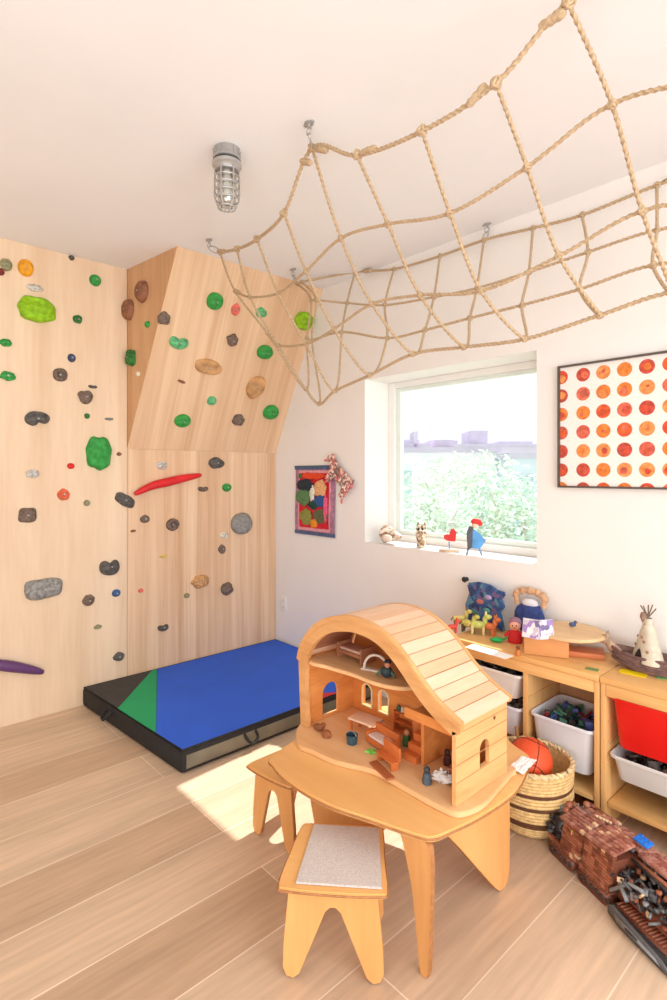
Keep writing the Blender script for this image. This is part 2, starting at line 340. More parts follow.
H_ = [
 ('A',25.6,268,16,17,'orange','round','round orange climbing hold high on the left panel'),
 ('A',6,265,13,12,'olive','rock','grey-green rough hold high at the left edge, beside the orange one'),
 ('A',1,272,6,7,'dred','rock','dark red hold at the very left edge near the ceiling'),
 ('A',35,288,17,7,'lgrey','rock','thin pale grey hold just above the big lime green hold'),
 ('A',37,309.5,39,25,'lime','lobed','big ribbed lime green hold high on the left panel'),
 ('A',71.5,258,6,4.5,'char','rock','tiny dark hold touching the ceiling line of the left panel'),
 ('A',95,280.5,11.5,11.5,'green','round','round green hold near the ceiling, right of the lime green hold'),
 ('A',77.5,319.6,9,8,'dgreen','rock','small dark green hold to the right of the lime green hold'),
 ('A',5.5,342.6,13,7.5,'green','rock','flat green hold at left edge, upper of the two there'),
 ('A',7.5,376,16,9.5,'green','rock','flat green hold at left edge, lower of the two there'),
 ('A',71.5,358,8,8.5,'navy','round','small round navy blue hold in the middle of the left panel'),
 ('A',60,375,14.5,13.5,'dbrown','ring','dark brown ring-shaped hold with a pale centre'),
 ('A',92.6,386.5,9,4,'char','hook','tiny dark curved hold right above a rough brown-grey one'),
 ('A',85.6,397,15,13,'dbrown','rock','rough brown-grey hold above the big crackled green one'),
 ('A',37,419,25,15.5,'char','hookd','wide charcoal hold with a notched underside, centre of left panel'),
 ('A',87,416,5.5,5.5,'dgreen','round','tiny dark green dot of a hold under the brown-grey one'),
 ('A',109,419,9,2.8,'grey','rock','thin grey sliver hold above and right of the big crackled green one'),
 ('A',98.5,453,25,33,'green','lobed','big oval crackled green hold on the left panel'),
 ('A',70.7,466,7.5,6,'red','round','small bright red hold left of the big oval green one'),
 ('A',119,454,5,3.5,'brown','rock','tiny brown hold between the oval green one and the panel seam'),
 ('A',32.5,474,14,8,'lgrey','rock','pale grey flecked hold below the notched charcoal one'),
 ('A',63,494,14,13,'redo','wedge','orange-red wedge hold on the left panel'),
 ('A',86.7,503,6.5,6,'olive','round','small olive hold right of the orange-red wedge'),
 ('A',27,515,18,14.5,'dbrown','block','squarish dark brown hold above the long grey one'),
 ('A',43.5,588.5,38,20,'grey','block','long marbled grey block hold low on the left panel'),
 ('A',109.5,566,20,19,'char','hook','dark grey angular hold just left of the panel seam'),
 ('A',116,593,8.5,7.5,'blue','round','small blue hold close to the panel seam'),
 ('A',88.5,600,12,11,'dbrown','rock','dark brown knob hold left of the small blue one'),
 ('A',97.5,626.6,9,5,'olive','wedge','thin olive-grey hold above the mat, below the dark brown knob'),
 ('A',118.5,656,12.5,10,'char','wedge','charcoal triangular hold just above the left end of the mat'),
 ('A',216,463,15,11,'char','rock','dark grey hold right under the overhang, above the red bar\'s right end'),
 ('A',203,488.6,10.5,6,'dbrown','hook','small brown curved hold below the right end of the red bar'),
 ('A',226.5,487.5,9,8,'green','round','small green hold on the lower panel beneath the overhang'),
 ('A',172.5,524.5,13,12.5,'dbrown','ring','round brown hold in the middle of the lower panel'),
 ('A',241,523.5,20,22,'grey','round','large round grey hold near the window-wall corner'),
 ('A',144.6,518.5,10.5,9,'dbrown','wedge','dark half-round hold under the left end of the red bar'),
 ('A',221.5,548.5,8,10,'dbrown','wedge','small dark tapered hold below the large round grey one'),
 ('A',200,581.5,17,12,'tan','rock','tan hold with brown shading on the lower panel'),
 ('A',226.5,588.5,11,12,'dbrown','rock','dark brown knob hold right of the tan one'),
 ('A',186.6,595.5,5.5,5,'olive','round','tiny grey-green hold lower left of the tan one'),
 ('A',140.5,590.5,5,4,'pink','round','tiny pinkish hold right of the seam, level with the blue one'),
 ('A',163.5,556.5,8.5,2.6,'yellow','rock','thin yellow sliver hold under the round brown one'),
 ('A',163,627,11,8,'char','hook','small black U-shaped hold just above the mat'),
 ('A',133,531,5.5,2.6,'brown','rock','tiny brown chip hold right of the seam under the dark half-round one'),
 ('A',161.5,465.5,11,8,'lgrey','rock','pale grey flecked hold directly above the red bar'),
 ('A',224,535,8,6,'cream','rock','faint cream hold lower left of the large round grey one'),
 ('S',143.4,292,13.5,22,'brown','round','brown oval hold on the overhang\'s side, upper of the two brown ones'),
 ('S',129.5,310,12,21,'brown','round','brown oval hold on the overhang\'s side, lower of the two brown ones'),
 ('S',148,324.5,5,6.5,'green','round','tiny green hold on the overhang\'s triangular side'),
 ('S',132.2,358,10,17,'dgreen','rock','dark green tapered hold low on the overhang\'s side'),
 ('S',138.5,374,4,5,'cream','round','tiny cream hold at the lower tip of the overhang\'s side'),
 ('O',163.5,318.5,13.5,13,'dbrown','rock','brown-grey hold on the left edge of the overhang face'),
 ('O',178.5,341.5,19,15,'mint','hook','bright green crescent hold on the overhang face'),
 ('O',214.5,301,16.5,18,'green','round','round green hold near the top of the overhang, largest of the round greens'),
 ('O',235.4,308.6,10,14,'pink','wedge','pinkish-red triangular hold near the top of the overhang'),
 ('O',261,312.5,11,10,'mint','rock','pale green hold on the overhang seen through the net'),
 ('O',303.5,320.5,19,18,'lime','lobed','lime green knobbly hold at the right of the overhang behind the net'),
 ('O',232,340,11.5,12,'dbrown','rock','dark brown hold in the middle of the overhang under the pinkish one'),
 ('O',264.5,352,16,14.5,'green','round','round green hold at right of the overhang just below the net ropes'),
 ('O',208,366.5,27,15,'tan','jug','long tan and brown jug hold in the middle of the overhang',-6),
 ('O',255,387,17,23,'tan','jug','upright tan and brown jug hold at the right of the overhang',-25),
 ('O',211.5,400.5,9,9,'mint','round','small pale green hold low on the overhang'),
 ('O',182.4,420.5,16,13,'green','round','round green hold at the lower left of the overhang'),
 ('O',270.5,412,15,14.5,'green','round','round green hold at the lower right corner of the overhang'),
 ('O',238,419.5,11,11,'dbrown','rock','brown knob hold between two green ones at the overhang\'s foot'),
 ('O',181.5,381.5,8,3,'brown','rock','thin brown twig-like hold on the overhang, left of the long jug',-15),
]
for h in H_: hold(*h)
# hold over the seam, elongated diagonal; bars
hold('A',124.5,500,22,12,'char','rock','dark grey slanting hold bridging the seam at the left end of the red bar',-32)
def bar(pts, col, rs, label):
    P = [hit(x, y, (1,0,0), (0,0,0)) for x, y in pts]; base = P[len(P)//2].copy()
    P = [Vector((.028, q.y, q.z)) for q in P]; c = catmull(P, 8); n = len(c)
    rad = [rs*(.25+.75*math.sin(PI*min(1, max(0, (i+.6)/n)))**.6) for i in range(n)]
    mb = MB(); mb.tube(c, rad, 14); o = mb.build('climbing_hold', mat(C_[col], .45, .12, 10), loc=(0, base.y, base.z)); tag(o, label, 'climbing hold')
bar([(133,494),(150,486),(166,482),(183,478),(199,475)], 'red', .030, 'long red blade-shaped hold slanting across the lower panel')
bar([(-26,661),(-8,663),(8,665),(24,667.5),(42,671)], 'purple', .031, 'long purple bar hold low at the left edge of the wall')
# ================================================================== CRASH MAT
MX0, MX1, MY0, MY1, MZ = .004, 1.152, -1.41, -.006, .11
mr = thing('crash_mat', 'thick blue folding crash mat with green and black corner on the floor', 'gym mat', ((MX0+MX1)/2, (MY0+MY1)/2, 0))
mx, my = MX1-MX0, MY1-MY0; ox, oy = mr.location.x, mr.location.y
BLUE = mat((34,98,224), .62, .05, 6, bump=.25); GREEN = mat((8,164,104), .62, .05, 6); BLK = mat((62,60,60), .75, .15, 30); SIDE = mat((40,38,38), .8, .2, 30); SIDE2 = mat((120,112,96), .45, .2, 8); REDM = mat((206,50,46), .6, .05, 6)
b = MB().use(SIDE); b.box((0, 0, .054), (mx, my, .1), bev=.018); b.build('mat_body', None, mr)
s2 = MB(); s2.box((mx/2-.001, .0, .052), (.008, my-.05, .062), bev=.003); s2.build('sheen_band', SIDE2, mr)  # greyish sheen of the dark side put into this lighter band
def topcell(name, pts, m, z=.1065):
    mb = MB(); mb.prism([[(x-ox, y-oy) for x, y in pts]], -.004, M=Matrix.Translation((0,0,z)) @ FLAT); return mb.build(name, m, mr)
e = .012; X0, X1, Y0, Y1 = MX0+e, MX1-e, MY0+e, MY1-e
topcell('black_corner', [(X0, Y0), (.46, Y0), (X0, -.99)], BLK)
topcell('green_stripe', [(.462, Y0), (.885, Y0), (X0, -.955), (X0, -.988)], GREEN)
topcell('blue_top', [(.888, Y0), (X1, Y0), (X1, -.66), (1.02, -.52), (X1-.0, -.36), (X1, Y1), (X0, Y1), (X0, -.952)], BLUE)
topcell('red_triangle', [(X1, -.655), (1.025, -.52), (X1, -.365)], REDM)
pp = MB(); pp.tube([Vector(p) for p in ((-mx/2+.01, -my/2+.01, .106), (mx/2-.01, -my/2+.01, .106), (mx/2-.01, my/2-.01, .106), (-mx/2+.01, my/2-.01, .106))], .006, 8, closed=True); pp.build('piping', SIDE, mr)
def strap(x, y, dx, dy):
    s = MB(); tx, ty = (1, 0) if dy else (0, 1)
    pts = [(x-tx*.035, y-ty*.035, .085), (x-tx*.03+dx*.03, y-ty*.03+dy*.03, .06), (x+dx*.035, y+dy*.035, .04), (x+tx*.03+dx*.03, y+ty*.03+dy*.03, .06), (x+tx*.035, y+ty*.035, .085)]
    s.tube(catmull(pts, 6), .008, 8); s.build('handle', BLACK, mr)
strap(.38-ox, MY0-oy-.058, 0, -1)
for ch in mr.children:
    if 'handle' in ch.name: continue
    for v in ch.data.vertices:
        tt_y = (my/2-v.co.y)/my; v.co.y -= .085*tt_y*(.5-v.co.x/mx)-.0*tt_y
        v.co.z *= 1.06
strap(MX1-ox, -1.02-oy, 1, 0)
# ================================================================== CEILING LAMP
lx, ly = onZ(227, 149, CEIL).x, onZ(227, 149, CEIL).y
L_ = thing('caged_ceiling_lamp', 'industrial caged glass lamp with ribbed metal base on the ceiling', 'lamp', (lx, ly, CEIL))
m = MB(); m.lathe([(.0, 0), (.050, 0), (.054, -.008), (.054, -.034), (.058, -.040), (.058, -.046), (.052, -.050), (.052, -.056), (.060, -.060), (.060, -.074), (.050, -.080), (.044, -.092), (.0, -.092)], 28)
for k in range(12):
    a = 2*PI*k/12; m.box((.053*math.cos(a), .053*math.sin(a), -.02), (.008, .008, .026), rot=a)
m.build('lamp_base', METAL, L_)
m = MB(); m.tube([(.054*math.cos(2*PI*k/28), .054*math.sin(2*PI*k/28), -.053) for k in range(28)], .0035, 6, closed=True); m.build('gasket', mat((70,66,64), .7), L_)
m = MB(); m.lathe([(.036, -.088), (.039, -.11), (.039, -.19), (.034, -.225), (.02, -.24), (.0, -.243)], 24); m.build('glass_jar', glass((236,236,232), .72, .12), L_)
m = MB()
for z, r in ((-.092, .047), (-.12, .049), (-.15, .050), (-.18, .050), (-.21, .048), (-.243, .036)):
    m.tube([(r*math.cos(2*PI*k/24), r*math.sin(2*PI*k/24), z) for k in range(24)], .0032, 6, closed=True)
for k in range(6):
    a = 2*PI*k/6; m.tube([(r*math.cos(a), r*math.sin(a), z) for r, z in ((.048, -.078), (.051, -.13), (.051, -.19), (.048, -.215), (.036, -.243), (.012, -.257))], .0032, 6)
m.build('wire_cage', METAL, L_)
m = MB(); m.lathe([(0, -.092), (.014, -.092), (.018, -.13), (.026, -.17), (.02, -.2), (0, -.212)], 18); m.build('bulb', mat((240,238,230), .3, .02), L_)
# ================================================================== ROPE NET
near = [[(220,252),(235,291),(268,334),(306,389)],[(237,249),(250,297),(278,345),(319,404)],[(257,239),(278,293),(306,344),(335,391)],[(284,213),(306,271),(334,329),(370,375)],[(312,148),(341,238),(372,304),(413,354)],[(357,155),(388,224),(420,295),(464,347)],[(422,131),(450,213),(481,291),(525,339)],[(496,83),(527,167),(559,256),(600,315)],[(568,2),(612,104),(642,211),(672,292)]]
nv0 = [1.0, 1.05, 1.12, 1.2, 1.25, 1.25, 1.25, 1.25, 1.25]
r3v = [.42, .52, .585, .625, .65, .65, .65, .65, .65]
far = [[(302,282),(316,300),(312,340)],[(355,272),(347,303),(342,332)],[(394,269),(385,305),(387,338)],[(440,256),(434,297),(425,330)],[(484,240),(477,288),(470,318)],[(533,228),(529,272),(522,305)],[(582,215),(588,252),(580,289)],[(657,185),(657,230),(653,265)]]
fv = [[.3,.34,.4]]+[[.06,.25,.45]]*7
G = []
for i, c in enumerate(near):
    col = []
    for j, (px, py) in enumerate(c):
        v = r3v[i] if j == 3 else .05+(nv0[i]-.05)*(1-j/6)
        col.append(onV(px, py, v))
    # far side: nine columns on the near half share eight on the far half (left corner gathers)
    k = [0, 0, 1, 2, 3, 4, 5, 6, 7][i]
    q = [onV(*far[k][j], fv[k][j]) for j in range(3)]
    if i == 0: q = [p+Vector((-.05, 0, .01*j)) for j, p in enumerate(q)]
    col += [q[2], q[1], q[0]]; G.append(col)
for n in (1, 2, 3):
    prev = G[-1]; s = [0, -.02, -.05, -.09][0]
    G.append([Vector((p.x+.27, p.y, p.z)) for p in prev])
sags = {9: (.0, -.06, -.05, -.04, -.05, -.05, .0), 10: (-.05, -.1, -.08, -.06, -.08, -.08, -.03), 11: (.04, .02, .0, .0, .0, .02, .03)}
for i, sg in sags.items():
    for j in range(7): G[i][j] = G[i][j]+Vector((0, 0, sg[j]))
ROPE = mat((192,165,132), .85, .22, 120, bump=.5, name='manila rope')
net = thing('rope_net', 'tan knotted rope cargo net slung under the ceiling like a hammock', 'net', (2.1, -.65, CEIL))
NO = Vector(net.location)
def rope(P, r=.0078):
    c = catmull(P, 10); L = sum((b-a).length for a, b in zip(c, c[1:])); n = max(4, int(L/.009))
    # resample evenly
    out = [c[0]]; d = 0; step = L/n; acc = 0
    for a, b in zip(c, c[1:]):
        seg = (b-a).length; t = step-acc
        while t <= seg and seg > 0: out.append(a.lerp(b, t/seg)); t += step
        acc = (acc+seg) % step
    mb = MB(); mb.tube([q-NO for q in out], r, 9, twist=95, lobes=3); return mb.build('rope', ROPE, net, ang=80)
HK = {'h1': (onZ(209,243,CEIL-.02), G[0][0]), 'h2': (onZ(309,128,CEIL-.02), G[4][0]), 'h4': (onZ(293,272,CEIL-.02), G[0][6]), 'h3': (Vector((1.96, -.045, CEIL-.02)), G[5][6]), 'h5': (Vector((3.12, -1.25, CEIL-.02)), G[8][0]), 'h6': (Vector((3.1, -.06, CEIL-.02)), G[8][6])}
for j in range(7):
    rope([G[i][j] for i in range(12)], .0074 if j in (0, 3, 6) else .0064)
for i in range(12):
    rope([G[i][j] for j in range(7)], .0064)
kn = MB()
for a0 in (0, 1):
    for s in (-1, 1):
        pts = []
        for k in range(14):
            a = 2*PI*k/14; q = Vector((.0098*math.cos(a), .0098*math.sin(a), s*.005+.004*math.sin(2*a)))
            if a0: q = Vector((q.z, q.x, q.y))
            pts.append(q)
        kn.tube(pts, .004, 6, closed=True)
k0 = kn.build('knot', ROPE, net); first = True
for i in range(12):
    for j in range(7):
        o = k0 if first else k0.copy()
        if not first: COL.objects.link(o)
        first = False; o.parent = net; o.location = G[i][j]-NO; o.rotation_euler = (i*.7, j*1.1, i+j*.5)
        sc = 1.0 if j not in (0,) else 1.25; o.scale = (sc, sc, sc)
for a, b, off in ((4, 0, .07), (4, 0, -.06), (0, 0, .05), (0, 1, .06), (5, 0, .06), (7, 0, -.07), (8, 0, -.06), (2, 6, .1)):   # lashings on the edge ropes
    p = G[a][b].lerp(G[a+1][b] if off > 0 else G[a-1][b], abs(off)/.3); d = ((G[a+1][b]-G[a][b]).normalized())
    mb = MB(); mb.tube([p-NO+d*(t-.5)*.07 for t in (0, .15, .3, .45, .6, .75, .9, 1)], [.009, .0135, .011, .014, .011, .014, .012, .009], 9); mb.build('lashing', ROPE, net)
hl = {'h1': 'steel ceiling eye hook at the net\'s far left corner above the overhang edge', 'h2': 'steel ceiling hook holding the nearest left corner of the net, right of the lamp', 'h3': 'steel hook over the middle of the window wall holding the net\'s far edge', 'h4': 'steel ceiling hook above the overhang\'s right side holding the net', 'h5': 'steel ceiling hook above the upper right of the net, out over the room', 'h6': 'steel ceiling hook near the window wall over the right end of the net'}
cl_ = {'h1': 'steel snap link at the net\'s far left corner above the overhang', 'h2': 'steel snap link at the net\'s nearest left corner beside the lamp', 'h3': 'steel snap link at the net\'s far edge above the window', 'h4': 'steel snap link above the overhang\'s right side', 'h5': 'steel snap link at the upper right of the net out over the room', 'h6': 'steel snap link near the window wall at the net\'s right end'}
for k, (hp, gp) in HK.items():
    H = thing('ceiling_hook', hl[k], 'hook', (hp.x, hp.y, CEIL), group='ceiling hooks of the rope net')
    m = MB(); m.lathe([(0, 0), (.018, 0), (.018, -.004), (.006, -.006), (.005, -.02), (0, -.021)], 16); m.box((0, 0, -.004), (.05, .014, .006), bev=.001); m.build('plate', METAL, H)
    m = MB(); m.tube([(.014*math.cos(t*PI/7), 0, -.032+.014*math.sin(t*PI/7)) for t in range(14)], .0032, 8, closed=True); m.build('eye', METAL, H)
    top = Vector((hp.x, hp.y, CEIL-.044)); end = gp; d = end-top; ln = d.length; dn = d.normalized()
    m = MB(); clen = min(ln, .085); sd = dn.cross(Vector((0,1,0))).normalized()
    loop = [top+dn*(clen*(.5-.5*math.cos(2*PI*t/20)))+sd*(.015*math.sin(2*PI*t/20)) for t in range(20)]
    m.tube([q for q in loop], .0038, 8, closed=True)
    o = m.build('carabiner', METAL, loc=tuple(top)); tag(o, cl_[k], 'carabiner', 'snap links of the rope net')
    if ln > clen:
        a = top+dn*(clen-.006); mb = MB(); mb.tube([a-NO+(end-a)*(t/8) for t in range(9)], .008, 9, twist=95, lobes=3); mb.build('rope', ROPE, net)
# ================================================================== FRAMED PRINT
fx0, fx1, fz0, fz1 = 2.339, 3.22, 1.379, 1.972
A_ = thing('framed_print', 'large thin-framed print with rows of orange and red discs on white', 'picture', ((fx0+fx1)/2, 0, fz0))
FW, FH = fx1-fx0, fz1-fz0
m = MB(); t = .009
for (x0, x1, z0, z1) in ((-FW/2, FW/2, 0, t), (-FW/2, FW/2, FH-t, FH), (-FW/2, -FW/2+t, t, FH-t), (FW/2-t, FW/2, t, FH-t)): m.box(((x0+x1)/2, -.0125, (z0+z1)/2), (x1-x0, .023, z1-z0))
m.build('frame', mat((92,80,74), .45, .1), A_, smooth=False)
pr = MB().use(mat((238,234,228), .8, .05, 90)); pr.box((0, -.008, FH/2), (FW-2*t, .006, FH-2*t)); OR = [mat(c, .8, .3, 60) for c in ((226,96,52), (214,78,52), (238,128,58), (222,112,84), (240,146,84), (198,80,62), (206,96,78))]
OR2 = [mat(c, .8, .3, 60) for c in ((206,84,52), (236,140,70), (196,96,78))]
cols_x = [-.401+.0925*k for k in range(10)]; rnd = random.Random(3)
def disc(cx, cz, r, y, mt):
    pr.use(mt); pts = [(cx+r*math.cos(2*PI*k/22), cz+r*math.sin(2*PI*k/22)) for k in range(22)]
    pts = [(max(-FW/2+t, min(FW/2-t, x)), max(t, min(FH-t, z))) for x, z in pts]
    pr.poly([(x, y, z) for x, z in pts])
zc0 = FH-.055
for k, cx in enumerate(cols_x):
    for j in range(7):
        cz = zc0-j*.0905; cx_ = cx-.025 if k == 0 else cx-.012
        disc(cx_, cz, .0325, -.0115, rnd.choice(OR)); disc(cx_+rnd.uniform(-.01, .01), cz+rnd.uniform(-.01, .01), rnd.uniform(.006, .02), -.0119, rnd.choice(OR2+OR))
pr.keepn = True; pr.build('printed_paper', None, A_, smooth=False)
# ================================================================== WALL HANGING AND PATTERNED PUPPET
c1, c2 = onV(296.4, 466.6, 0), onV(336, 537.5, 0); tw, th = c2.x-c1.x, c1.z-c2.z
T_ = thing('wall_hanging', 'small embroidered red wall hanging with blue border beside the window', 'wall hanging', ((c1.x+c2.x)/2, -.004, c2.z))
def wavy(w, h, y, nx=10, nz=12, ph=0):
    mb = MB(); g = [[mb.bm.verts.new((-w/2+w*i/nx, y-.004*math.sin(i*1.3+j*.5+ph)-.002, h*j/nz)) for i in range(nx+1)] for j in range(nz+1)]
    for j in range(nz):
        for i in range(nx): mb.bm.faces.new((g[j][i], g[j][i+1], g[j+1][i+1], g[j+1][i]))
    return mb
wavy(tw, th, -.004).build('border', mat((170,124,150), .9, .3, 60), T_)
for zz in (.02, .98):
    m = MB(); m.box((0, -.009, th*zz), (tw, .006, th*.05)); m.build('border_band', mat((84,98,130), .9, .3, 60), T_)
m = wavy(tw*.82, th*.88, -.008); bmesh.ops.translate(m.bm, vec=(0, 0, th*.06), verts=m.bm.verts); m.build('edging', mat((228,160,170), .9, .2, 60), T_)
m = wavy(tw*.74, th*.8, -.011); bmesh.ops.translate(m.bm, vec=(0, 0, th*.1), verts=m.bm.verts); m.build('red_ground', mat((206,36,52), .9, .2, 30), T_)
rnd = random.Random(11)
for cx, cz, rx, rz, c in ((-.2,.72,.2,.1,(44,52,60)), (-.22,.55,.18,.12,(90,130,84)), (.16,.68,.15,.12,(226,170,120)), (.16,.5,.16,.08,(50,84,140)), (0,.44,.12,.06,(30,70,60)), (-.16,.26,.17,.11,(140,140,70)), (.16,.28,.17,.1,(96,100,70)), (.02,.17,.1,.06,(232,140,40)), (0,.86,.3,.045,(226,74,40)), (-.02,.6,.06,.12,(230,226,210)), (.28,.4,.05,.2,(236,96,140)), (-.3,.86,.04,.04,(60,120,60))):
    m = MB(); m.ell((cx*tw*1.1, -.021, cz*th), (rx*tw, .004, rz*th), seg=14, amp=.5, n=2, seed=cx*9+cz*5); m.build('applique', mat(c, .9, .35, 90), T_)
m = MB(); m.tube([(-tw/2-.004, -.007, th), (tw/2+.004, -.007, th)], .006, 8); m.build('top_rod', mat((70,96,110), .6), T_)
c0 = onV(340, 476, 0.02)
Pp = thing('textile_puppet', 'pinkish patterned textile donkey pinned over the wall hanging\'s upper right corner', 'toy', M=Matrix.Translation((c0.x, -.03, c0.z)) @ Matrix.Rotation(math.radians(42), 4, 'Y'))
PAT = patchwork([(196,120,110), (232,196,176), (150,90,90), (214,150,140), (120,110,100), (238,222,206), (190,96,110)], 70)
s_ = .118
body = [(-1.5,.35),(-1.25,.75),(-.8,.55),(-.5,.5),(.5,.6),(1.05,.55),(1.2,.75),(1.3,.5),(1.25,-.75),(.85,-.8),(.75,-.25),(-.3,-.3),(-.4,-.85),(-.8,-.85),(-.8,-.15),(-1.1,.1),(-1.4,.05)]
m = MB(); m.prism([[(x*s_*.95, z*s_) for x, z in body]], -.02, bev=.004); m.build('body', PAT, Pp)
for k, (x, z) in enumerate(((1.3, .5), (1.25, -.7), (-.6, -.85), (-1.45, .2))):
    m = MB(); m.tube([(x*s_*.95, -.01, z*s_), (x*s_*.95, -.01, z*s_-.02), (x*s_*1.05, -.01, z*s_-.035)], [.003, .008, .006], 8); m.build('tassel', mat((220,120,120), .9, .3, 80), Pp)
m = MB(); m.tube([(-1.3*s_*.8, -.024, .45*s_), (-.9*s_, -.024, .4*s_)], .004, 6); m.tube([(-.3*s_, -.024, .5*s_), (-.25*s_, -.024, -.3*s_)], .004, 6); m.tube([(.5*s_, -.024, .5*s_), (.55*s_, -.024, -.2*s_)], .004, 6); m.build('trim_cord', mat((110,120,110), .9), Pp)
# ================================================================== WINDOW SILL OBJECTS
SZ = WZ0+.001
sh = thing('seashell', 'brown and white banded shell at the left end of the window sill', 'shell', (1.16, .07, SZ))
m = MB().use(patchwork([(150,120,96), (236,224,208), (180,150,124), (210,190,170)], 40))
for k in range(6):
    a = k*.5; r = .062-.008*k; m.ell((.02*k-.03, 0, .062-.002*k), (.026, r, r*.95), seg=16, amp=.12, seed=k)
m.build('whorl', None, sh)
m = MB(); m.ell((.02, -.05, .04), (.045, .018, .025), seg=14); m.build('lip', mat((238,222,206), .35), sh)
Pz = onZ(424, 549, SZ)
ow = thing('owl_figurine', 'small brown carved figurine standing on the sill right of the shell', 'figurine', (1.42, .075, SZ), rotz=.5)
m = MB(); m.lathe([(0, 0), (.026, 0), (.03, .012), (.024, .03), (.032, .055), (.036, .078), (.03, .098), (.034, .115), (.028, .135), (0, .145)], 18); m.build('body', patchwork([(170,140,110), (214,196,170), (130,104,80), (232,222,204)], 60), ow)
for s in (-1, 1):
    m = MB(); m.lathe([(0, .025), (.006, .012), (.01, 0)], 8, c=(s*.02, 0, .135)); m.build('ear', mat((150,120,92)), ow)
    m = MB(); m.ell((s*.012, -.031, .117), (.008, .005, .008), seg=10); m.build('eye', BLACK, ow)
# heart bird toy
Pz = onZ(458, 546, SZ)
hb = thing('rocking_bird_toy', 'small toy with red heart-shaped bird on a flat wooden base on sill', 'toy', (1.655, .04, SZ), rotz=.6)
m = MB(); m.box((0, 0, .008), (.12, .04, .016), bev=.004); m.build('base', mat((206,176,150), .6, .2), hb)
m = MB(); m.tube([(0, 0, .016), (0, 0, .06)], .004, 8); m.build('peg', mat((120,150,190)), hb)
heart = [(.0, -.035), (.035, .0), (.04, .022), (.026, .034), (.008, .026), (0, .014), (-.008, .024), (-.028, .03), (-.04, .016), (-.032, -.006)]
m = MB(); m.prism([[(x*1.05, z*1.05) for x, z in heart]], .014, M=Matrix.Translation((.012, -.007, .09)) @ Matrix.Rotation(math.radians(-38), 4, 'Y'), bev=.003); m.build('heart', mat((214,44,40), .5), hb)
# blue pointed figure
bf = thing('wooden_doll', 'blue and dark wooden doll with a red cap on the right of the sill', 'figurine', (1.83, .03, SZ), rotz=.72)
m = MB(); m.prism([[(-.012, .04), (.03, .035), (.066, .085), (.022, .13), (-.006, .15), (-.02, .1)]], .02, M=Matrix.Translation((0, -.01, 0)), bev=.003); m.build('blue_coat', mat((84,150,206), .6, .2), bf)
m = MB(); m.prism([[(-.034, .03), (-.008, .045), (-.004, .16), (-.026, .165), (-.04, .12)]], .024, M=Matrix.Translation((0, -.012, 0)), bev=.003); m.build('dark_back', mat((86,88,96), .7, .2), bf)
for x, dx in ((-.028, -.012), (.026, .018)):
    m = MB(); m.tube([(x, 0, .05), (x+dx, 0, .0)], .006, 8); m.build('leg', mat((120,140,160)), bf)
m = MB(); m.ell((.004, 0, .168), (.016, .014, .018)); m.build('head', mat((236,200,176)), bf)
m = MB(); m.ell((.012, 0, .19), (.03, .016, .018), seg=14); m.ell((.034, 0, .178), (.014, .01, .014), seg=10); m.build('red_cap', mat((214,50,44), .6), bf)
# ================================================================== STORAGE UNITS
SV = .335; ST = .62
def unit(x0, x1, xm, label, nm='storage_unit'):
    U = thing(nm, label, 'storage unit', ((x0+x1)/2, -SV/2, 0)); cx = (x0+x1)/2; w = x1-x0
    def P(name, mb, mt): bmesh.ops.translate(mb.bm, vec=(-cx, SV/2, 0), verts=mb.bm.verts); return mb.build(name, mt, U)
    m = MB(); m.box((cx, -SV/2-.002, ST-.0125), (w, SV-.004, .025), bev=.003); P('top_board', m, PINE)
    m = MB(); m.box((cx, -SV+.012, ST-.05), (w-.046, .02, .048), bev=.002); P('front_rail', m, PINE)
    for x in (x0+.011, xm, x1-.011):
        m = MB(); m.box((x, -SV/2, (ST-.026)/2), (.021, SV-.012, ST-.026), bev=.002)
        m.use(PINEZ); P('side_panel', m, PINEZ)
        for z in (.29, .37, .45):
            m = MB()
            for s in (-1, 1):
                if (s < 0 and x < x0+.02) or (s > 0 and x > x1-.02): continue
                m.box((x+s*.012, -SV/2, z-.014), (.004, SV-.03, .006))
            P('runner', m, PINEZ)
    m = MB(); m.box((cx, -SV/2, .105), (w-.05, SV-.02, .02), bev=.002); P('bottom_board', m, PINE)
    m = MB(); m.box((cx, -.008, ST/2), (w-.05, .006, ST-.08)); P('back_panel', m, mat((190,140,98), .7, .1))
    return U
unit(1.925, 2.662, 2.335, 'low pine storage unit with white bins, left one under the window wall')
unit(2.666, 3.40, 3.033, 'low pine storage unit with the red bin, right one at the picture\'s edge')
